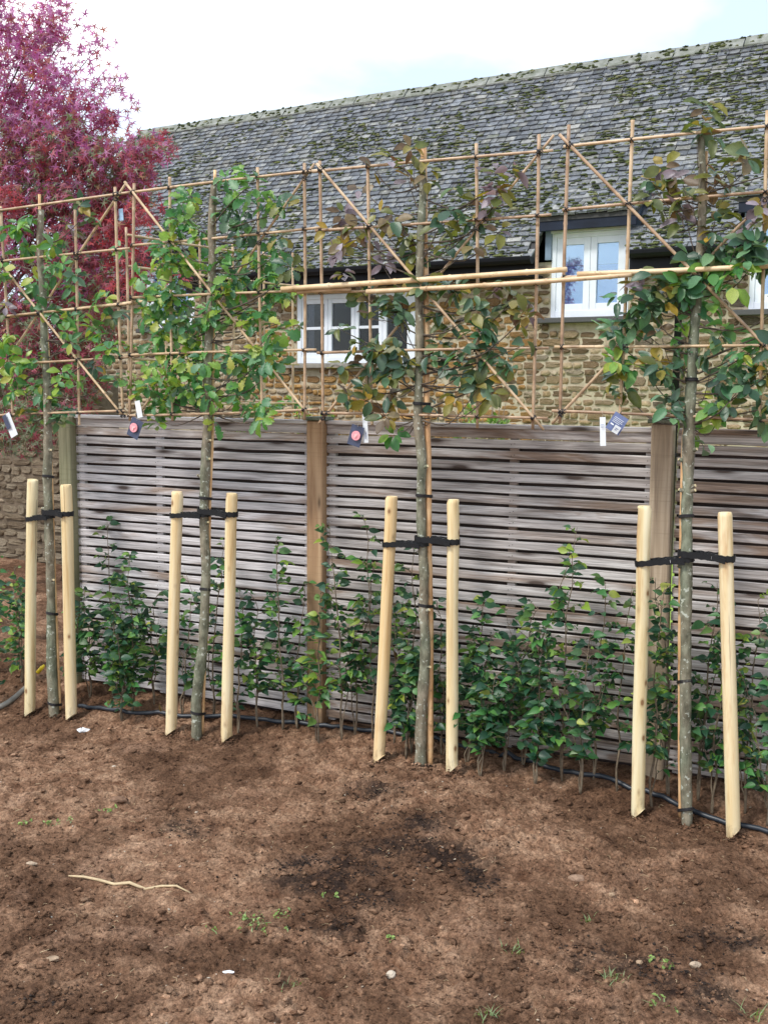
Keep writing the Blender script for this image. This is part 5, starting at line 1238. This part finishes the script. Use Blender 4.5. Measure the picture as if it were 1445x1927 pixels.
# ------------------------------------------------------------------ hedge plants
def hedge_plant(px, d, top_py, lean, label, nst=2, dens=1.0, size=.047, mats=(L_HEDGE,), group='young hedge plants along the foot of the fence', plane=None, base=None):
    if base is None:
        r = ray(px, 1400); q = hit(px, 1380, FENCE0 + FN * d, FN); base = Vector((q.x, q.y, 0)); q2 = hit(px, top_py, FENCE0 + FN * d, FN); H = q2.z
    else: H = top_py
    base.z = sz(base.x, base.y)
    e = empty('hedge_plant', base, 0, label, 'hedge plant', group); leaves = []
    for s_ in range(nst):
        h = H * (1 if s_ == 0 else R.uniform(.5, .85)); a = R.uniform(0, 6.3); ld = FU * (lean if s_ == 0 else R.uniform(-.25, .25)) + FN * R.uniform(-.05, .12)
        pts = [base + Vector((0, 0, -.02))]; n = 9
        wob = [rv() * .018 for _ in range(n + 1)]
        for i in range(1, n + 1):
            t = i / n; pts.append(base + ld * (h * t * t) + Vector((math.cos(a), math.sin(a), 0)) * .03 * t + wob[i] + Vector((0, 0, h * t)))
        m_ = MB(); m_.tube(catmull(pts, 2), [(.0065 if s_ == 0 else .0045) * (1 - .8 * i / (2 * n)) for i in range(2 * n + 1)], 6, jit=.1)
        nb = int((12 if s_ == 0 else 8) * dens * max(.5, h / .6))
        for b in range(nb):
            t = .22 + .78 * (b + R.random()) / nb; i = min(n - 1, int(t * n)); p = pts[i].lerp(pts[i + 1], t * n - i)
            L = R.uniform(.05, .16) * (1.15 - t * .75) + .01; th = R.uniform(0, 6.3); dr = Vector((math.cos(th), math.sin(th) * .7, R.uniform(.1, .7))).normalized()
            if (dr.dot(FN)) < -.3: dr = dr + FN * .3
            tip = p + dr * L; mid = p.lerp(tip, .5) + Vector((0, 0, .01)); m_.tube([p, mid, tip], [.0022, .0016, .001], 4, cap=False)
            k = R.randint(4, 7) if t < .8 else R.randint(2, 4)
            for q in range(k):
                tt = (q + .6) / k; c = p.lerp(tip, tt) + Vector((0, 0, .01 * math.sin(tt * 3))); sd = 1 if q % 2 else -1
                dd = (dr * .45 + dr.cross(Vector((0, 0, 1))) * sd * .9 + rv() * .3 + Vector((0, 0, -.15))).normalized()
                leaves.append((leaf_matrix(c + dd * .006, dd, Vector((R.uniform(-1, 1), -.55 + R.uniform(-.7, .7), .6 + R.uniform(-.6, .6))), size * R.uniform(.45, 1.3)), R.choice(mats)))
        m_.build('stem', M_STEM, parent=e, smooth=True)
    put_leaves(e, leaves, 'hedge', limit=300)
H1 = (L_HEDGE, L_HEDGE, L_HEDGE, L_GREEN); H2 = (L_HEDGE, L_HEDGE, L_HEDGE, L_GREEN, L_HEDGE, L_LIME)
# (px, distance in front of fence, top py, lean, stems, density, mats, label)
HP = [
 (172, .17, 1110, .0, 3, 1.5, H1, 'bushy hedge plant just right of the greenish end post'),
 (215, .12, 985, -.05, 2, .9, H2, 'tall thin hedge plant reaching highest left of the second tree'),
 (250, .24, 1035, .05, 3, 1.5, H1, 'dense dark hedge plant left of the second tree'),
 (232, .34, 1150, -.1, 3, 1.7, H1, 'low dense dark hedge plant at the front left of the second tree'),
 (292, .15, 1120, .05, 2, .8, H2, 'sparse hedge plant just behind the stake left of the second tree'),
 (345, .2, 1110, .05, 2, .9, H1, 'hedge plant half hidden between the left stake and trunk of the second tree'),
 (402, .15, 1010, .08, 2, .7, H2, 'wispy hedge plant right of the second trunk'),
 (448, .28, 1105, .0, 2, 1.1, H1, 'hedge plant directly right of the second tree right stake'),
 (485, .22, 1120, .05, 2, 1.2, H1, 'hedge plant with bare lower stem, first of the group left of the brown post'),
 (533, .2, 1010, .03, 2, 1.0, H2, 'tall hedge plant just left of the brown fence post'),
 (560, .13, 1090, .06, 2, 1.0, H1, 'hedge plant partly behind others at the left foot of the brown post'),
 (600, .26, 1090, .05, 2, 1.1, H2, 'hedge plant growing in front of the brown fence post'),
 (644, .22, 985, -.03, 2, .9, H2, 'tall hedge plant just right of the brown fence post'),
 (668, .14, 1060, .12, 2, 1.1, H1, 'hedge plant between the brown post and the leaning stake'),
 (702, .16, 975, .0, 1, .7, H2, 'thin hedge plant rising behind the leaning stake'),
 (742, .18, 1060, .06, 2, .8, H1, 'hedge plant with a dead hanging leaf right of the leaning stake'),
 (775, .22, 1020, .02, 2, .9, H2, 'hedge plant just left of the middle trunk'),
 (765, .33, 1210, .0, 3, 1.4, H1, 'low dense hedge plant left of the middle trunk foot'),
 (832, .2, 1120, .0, 2, 1.0, H1, 'hedge plant squeezed between the middle trunk and its right stake'),
 (880, .22, 1110, .1, 3, 1.5, H1, 'dense hedge plant immediately right of the cracked stake'),
 (905, .33, 1190, .05, 3, 1.7, H1, 'low dark hedge plant at the front right of the cracked stake'),
 (950, .25, 1130, .15, 3, 1.5, H1, 'dense hedge plant in the middle of the long panel'),
 (985, .15, 1040, .20, 2, .9, H2, 'tall hedge plant leaning right in the middle of the long panel'),
 (1010, .3, 1160, .05, 3, 1.4, H1, 'dark bushy hedge plant right of the centre of the long panel'),
 (1060, .22, 985, .05, 2, 1.1, H2, 'tallest hedge plant of the long panel with lime top leaves'),
 (1095, .3, 1170, .05, 3, 1.0, H1, 'loose hedge plant left of the stake by the pale post'),
 (1118, .18, 1085, .06, 2, 1.0, H1, 'hedge plant with bare forked stem left of the pale post'),
 (1165, .24, 1095, .04, 1, .8, H1, 'slender hedge plant behind the orange streaked stake'),
 (1232, .30, 1080, .05, 2, 1.1, H2, 'hedge plant between the orange streaked stake and the right trunk'),
 (1262, .2, 1070, -.05, 2, 1.0, H1, 'hedge plant in front of the foot of the pale post'),
 (1318, .2, 1080, .06, 2, 1.0, H1, 'hedge plant right of the right hand trunk'),
 (1345, .26, 1150, .02, 2, .9, H1, 'low hedge plant left of the rightmost stake'),
 (1408, .22, 1110, .04, 2, 1.1, H2, 'hedge plant right of the rightmost stake'),
 (1450, .28, 1150, -.05, 3, 1.2, H1, 'hedge plant cut by the right edge of the picture'),
]
for px, d, ty, ln, ns, dn, mt, lb in HP: hedge_plant(px, d, ty, ln, lb, ns, dn * (1.25 if dn > 1.3 else .95), .052, mt)
HLF = [(-2.95, 6.6, .62, 'hedge plant at far left behind the leftmost stake'), (-2.62, 6.95, .6, 'hedge plant at far left just behind the far left trunk'), (-3.05, 7.5, .55, 'hedge plant at far left nearer the garden wall'), (-2.75, 7.9, .55, 'hindmost hedge plant near the garden wall'), (-2.35, 6.75, .6, 'hedge plant beside the foot of the greenish end post'), (-2.75, 6.35, .5, 'low hedge plant in front of the others at far left'), (-3.2, 7.0, .6, 'hedge plant at the very left edge behind the leftmost stake'), (-2.85, 7.2, .55, 'hedge plant filling the bed behind the far left tree'), (-3.5, 8.0, .6, 'hedge plant at the left edge in front of the garden wall'), (-3.1, 8.4, .55, 'small hedge plant at the foot of the garden wall'), (-2.5, 6.5, .45, 'small hedge plant between the far left trunk and end post stake')]
for x, y, h, lb in HLF: hedge_plant(0, 0, h, R.uniform(-.1, .1), lb, 3, 1.2, .05, H2, base=Vector((x, y, 0)))

# dead hanging leaves caught among the hedge and stakes
for px, py, s_, lb in ((742, 1225, .05, 'curled dry brown leaf hanging beside the leaning stake'), (300, 1325, .05, 'dry tan leaf on the ground by the left stake of the second tree'), (1170, 1228, .045, 'dry orange leaf caught left of the orange streaked stake')):
    P = onF(px, py, .33); m_ = MB(); t = LT['oval'][2]; M = leaf_matrix(P, Vector((.2, 0, -1)), Vector((.3, -1, .1)), s_)
    m_.add([M @ Vector((v[0] * .6, v[1], v[2] * 2)) for v in t.v], t.f); tag(m_.build('dead_leaf', L_COPPER, origin=P), lb, 'leaf', 'dead leaves')

# ------------------------------------------------------------------ liquidambar (red tree)
RT = ground(-60, 1110); RT = Vector((-4.0, 9.75, 0)); red = empty('red_maple_tree', RT, 0, 'large crimson and purple leaved tree at the top left behind the far left tree', 'tree')
m_ = MB(); m_.tube(catmull([RT + Vector((0, 0, -.1)), RT + Vector((.06, 0, 1.4)), RT + Vector((.32, .05, 3.0)), RT + Vector((.42, 0, 4.0)), RT + Vector((.40, 0, 4.6))], 5), [.13 - .0058 * i for i in range(21)], 10, jit=.05); m_.build('trunk', M_TWIG, parent=red, smooth=True)
def rpnt(px, py, dep): return CAM + ray(px, py) * (dep / FPX)
blobs = [(-20, 40, 75, 9.2, 230, 'p'), (60, 70, 55, 9.1, 150, 'p'), (20, 130, 70, 9.2, 260, 'p'), (100, 160, 55, 9.0, 150, 'p'), (150, 110, 30, 9.0, 16, 'p'), (195, 75, 14, 9.0, 12, 'p'), (140, 45, 20, 9.0, 12, 'p'), (200, 130, 18, 9.0, 14, 'p'), (232, 155, 14, 9.0, 12, 'p'), (235, 205, 12, 9.0, 8, 'p'), (180, 190, 35, 9.0, 45, 'p'), (40, 220, 70, 9.2, 330, 'm'), (120, 225, 55, 9.0, 190, 'm'), (190, 240, 36, 9.0, 70, 'm'), (225, 235, 14, 9.0, 8, 'p'), (40, 300, 80, 9.2, 420, 'c'), (130, 290, 60, 9.0, 330, 'c'), (200, 295, 45, 8.9, 200, 'c'), (260, 280, 34, 8.8, 100, 'c'), (300, 275, 22, 8.8, 34, 'c'), (315, 290, 14, 8.8, 12, 'c'), (265, 320, 34, 8.8, 100, 'c'), (40, 370, 80, 9.2, 420, 'c'), (140, 360, 60, 9.1, 330, 'c'), (220, 365, 45, 9.0, 220, 'c'), (270, 400, 28, 8.9, 70, 's'), (50, 440, 80, 9.3, 380, 'c'), (150, 440, 60, 9.2, 280, 'c'), (220, 440, 50, 9.1, 200, 's'), (255, 470, 30, 9.0, 80, 's'), (330, 515, 18, 9.0, 24, 's'), (60, 520, 80, 9.3, 330, 'c'), (160, 520, 60, 9.3, 220, 'c'), (240, 525, 28, 9.1, 50, 's'), (60, 600, 80, 9.4, 280, 'd'), (150, 600, 60, 9.4, 180, 'd'), (60, 680, 80, 9.4, 250, 'd'), (150, 680, 55, 9.4, 140, 'd'), (50, 760, 70, 9.4, 180, 'g'), (120, 770, 40, 9.4, 80, 'g'), (30, 815, 34, 9.3, 80, 'g'), (70, 820, 24, 9.3, 40, 'g'), (-120, 150, 110, 9.4, 420, 'p'), (-120, 350, 120, 9.5, 420, 'c'), (-120, 550, 120, 9.6, 380, 'c'), (-120, 730, 90, 9.6, 220, 'g'), (10, 380, 28, 8.9, 60, 's'), (40, 620, 80, 9.8, 420, 'd'), (150, 620, 70, 9.8, 330, 'd'), (40, 700, 80, 9.8, 380, 'g'), (140, 720, 70, 9.8, 300, 'g'), (10, 780, 60, 9.7, 200, 'g'), (90, 30, 34, 9.1, 70, 'p')]
rl = []
for bx, by, br, dep, n, kd in blobs:
    c = rpnt(bx, by, dep); r = br * dep / FPX
    mt = {'p': [R_PURPLE, R_PURPLE, R_CRIMSON], 'm': [R_PURPLE, R_CRIMSON], 'c': [R_CRIMSON, R_CRIMSON, R_CRIMSON, R_PURPLE, R_GREEN], 'd': [R_CRIMSON, R_CRIMSON, R_GREEN], 's': [R_SCARLET, R_CRIMSON, R_CRIMSON], 'g': [R_GREEN, R_GREEN, R_CRIMSON]}[kd]
    q = Vector((RT.x + .3, RT.y, max(2.4, c.z - R.uniform(1.0, 1.7)))); mid = q.lerp(c, .5) + Vector((0, 0, .12)); m_ = MB(); m_.tube(catmull([q, mid, c], 5), [.012 - .001 * i for i in range(11)], 5); m_.build('branch', M_TWIG, parent=red, smooth=True)
    tw = max(2, n // 12); tips = []
    for k in range(tw):
        o_ = rv() * r; tips.append(c + o_)
    for k in range(int(n * 1.9)):
        tp_ = R.choice(tips); P = tp_ + rv() * .13 + (tp_ - c) * R.uniform(-.3, .1)
        d = (Vector((R.uniform(-.6, .9), R.uniform(-.7, .4), R.uniform(-.9, .2)))).normalized()
        rl.append((leaf_matrix(P, d, Vector((R.uniform(-.7, .7), -.7, R.uniform(-.2, .9))), R.uniform(.068, .105)), R.choice(mt)))
put_leaves(red, rl, 'star', limit=300)

# ------------------------------------------------------------------ extra pleached row going back at the far left (seen edge-on behind the first frame)
BP0 = FENCE0 + FU * (sp1 + .12) - FN * .45; BD = (-FN + FU * .22).normalized(); BNN = Vector((BD.y, -BD.x, 0))
if BNN.dot(Vector((1, -1, 0))) < 0: BNN = -BNN
def back_frame():
    e = empty('bamboo_trellis', Vector((BP0.x, BP0.y, 0)), 0, 'bamboo frame seen edge on behind the far left tree', 'bamboo frame', 'bamboo frames tied to the pleached trees')
    for k in range(6):
        p = BP0 + BD * (.32 * k); cane_mesh(p + Vector((0, 0, 1.72)), p + Vector((0, 0, 2.95)), .009, p).build('cane', M_CANE, parent=e, smooth=True)
    for z in (1.8, 2.1, 2.4, 2.7, 2.9):
        cane_mesh(BP0 + BNN * .017 + Vector((0, 0, z)), BP0 + BD * 1.65 + BNN * .017 + Vector((0, 0, z)), .008, BP0).build('cane', M_CANE, parent=e, smooth=True)
    tb = BP0 + BD * .8 - BNN * .05; tb.z = 0
    t = empty('pleached_tree', tb, 0, 'green pleached tree behind the far left frame, in a row running away from the fence', 'tree', 'pleached trees staked along the fence')
    m_ = MB(); m_.tube(catmull([tb, tb + Vector((.01, 0, 1)), tb + Vector((-.01, 0, 2)), tb + Vector((0, 0, 2.8))], 5), [.034 - .0012 * i for i in range(16)], 9, jit=.06); m_.build('trunk', M_BARK, parent=t, smooth=True)
    lv = []
    for k in range(34):
        c = tb + BD * R.uniform(-.8, .85) + BNN * R.uniform(-.08, .08) + Vector((0, 0, R.uniform(1.78, 2.85))); q = tb + Vector((0, 0, c.z - .15))
        m_ = MB(); m_.tube([q, q.lerp(c, .5) - Vector((0, 0, .03)), c], [.007, .005, .002], 5); m_.build('branch', M_TWIG, parent=t, smooth=True)
        cluster_leaves(c, .09, R.randint(7, 13), R.choice((gr, gt, og)), .072, lv)
    put_leaves(t, lv, 'oval', limit=250)
back_frame()

# ------------------------------------------------------------------ shrubs behind the fence
def shrub(px, py, rpx, dep, n, label, mats, size=.045):
    c = rpnt(px, py, dep); base = Vector((c.x, c.y, .04)); e = empty('garden_shrub', base, 0, label, 'shrub', 'shrubs between fence and house'); r = rpx * dep / FPX; lv = []; m_ = MB()
    for k in range(14):
        tip = c + Vector((R.uniform(-1, 1) * r, R.uniform(-.8, .8) * r, R.uniform(.1, 1) * r)); p = catmull([base, base.lerp(tip, .5) + rv() * .08, tip], 4); m_.tube(p, [.008 - .0007 * i for i in range(9)], 5)
        for q in range(n // 14):
            t = R.uniform(.35, 1); P = p[min(8, int(t * 8))] + rv() * .05; d = (rv() + Vector((0, -.2, .5))).normalized(); lv.append((leaf_matrix(P, d, rv() + Vector((0, -.5, .6)), size * R.uniform(.6, 1.3)), R.choice(mats)))
    m_.build('stem', M_STEM, parent=e, smooth=True); put_leaves(e, lv, 'oval', limit=150)
shrub(905, 790, 55, 8.4, 900, 'bright green shrub above the fence right of the middle tree', [L_BUSH, L_BUSH, L_LIME])
shrub(590, 770, 34, 9.5, 260, 'light green climber sprig against the orange stone below the casement window', [L_BUSH, L_LIME])
shrub(460, 800, 34, 9.0, 240, 'light green shrub tips behind the dense green tree', [L_BUSH, L_GREEN])

# ------------------------------------------------------------------ grass tufts and weeds
def tuft(px, py, n, h, label, spread=.03, creep=False):
    P = ground(px, py); P.z = sz(P.x, P.y); m_ = MB()
    for _ in range(n):
        a = R.uniform(0, 6.3); b = P + Vector((R.gauss(0, spread), R.gauss(0, spread * .8), 0)); b.z = sz(b.x, b.y) - .002; hh = h * R.uniform(.5, 1.1); lean = R.uniform(.4, 1.2) * (1.8 if creep else 1); w = R.uniform(.0015, .003) * (1.6 if creep else 1)
        d = Vector((math.cos(a), math.sin(a), 0)); sdv = Vector((-d.y, d.x, 0)); V = []
        for i, t in enumerate((0, .35, .7, 1)):
            q = b + d * (hh * lean * t * t) + Vector((0, 0, hh * (t - .35 * t * t * lean))); ww = w * (1 - t) if t else w
            V += [q - sdv * ww, q + sdv * ww]
        m_.add(V, [(0, 1, 3, 2), (2, 3, 5, 4), (4, 5, 7, 6)])
        if creep:
            for k in range(2):
                M = leaf_matrix(Vector(V[R.choice((3, 5, 7))]), rv() + Vector((0, 0, .2)), Vector((0, -.3, 1)), R.uniform(.009, .017)); t = LT['hedge'][k]; m_.add([M @ Vector(v) for v in t.v], t.f)
    tag(m_.build('weed' if creep else 'grass_tuft', M_GRASS, origin=P), label, 'weed' if creep else 'grass', 'green tufts in the soil')
tuft(475, 1745, 26, .03, 'pale creeping weed in the soil below the second tree', .06, True)
tuft(525, 1722, 10, .03, 'small weed seedlings right of the pale creeping weed', .010, True)
tuft(100, 1552, 14, .02, 'pale weed seedlings at left below the far left stakes', .035, True)
tuft(50, 1556, 9, .02, 'smallest weed seedlings near the left edge', .02, True)
tuft(205, 1530, 8, .02, 'green sprouts under the flat dark clod', .02, True)
tuft(555, 1848, 14, .04, 'narrow grass tuft at the bottom left of the centre', .018)
tuft(968, 1788, 26, .035, 'grass tuft below the middle of the long panel', .025)
tuft(1105, 1735, 16, .035, 'small grass tuft below the angular clod', .014)
tuft(1155, 1848, 30, .04, 'widest grass tuft near the bottom right', .03)
tuft(920, 1915, 18, .045, 'grass tuft cut by the bottom edge of the picture', .02)
tuft(1420, 1915, 14, .09, 'tall grass tuft at the bottom right corner', .02)
tuft(738, 1770, 5, .02, 'lone seedling below the middle tree', .01, True)
tuft(1235, 1818, 12, .02, 'pale seedlings left of the stone ringed by compost', .03, True)
tuft(1245, 1890, 9, .02, 'tiny seedlings near the bottom edge at right', .025, True)
tuft(628, 1685, 5, .02, 'tiny sprouts in the dark compost', .02, True)
print('objects', len(bpy.data.objects), 'tris', sum(len(m.polygons) for m in bpy.data.meshes))
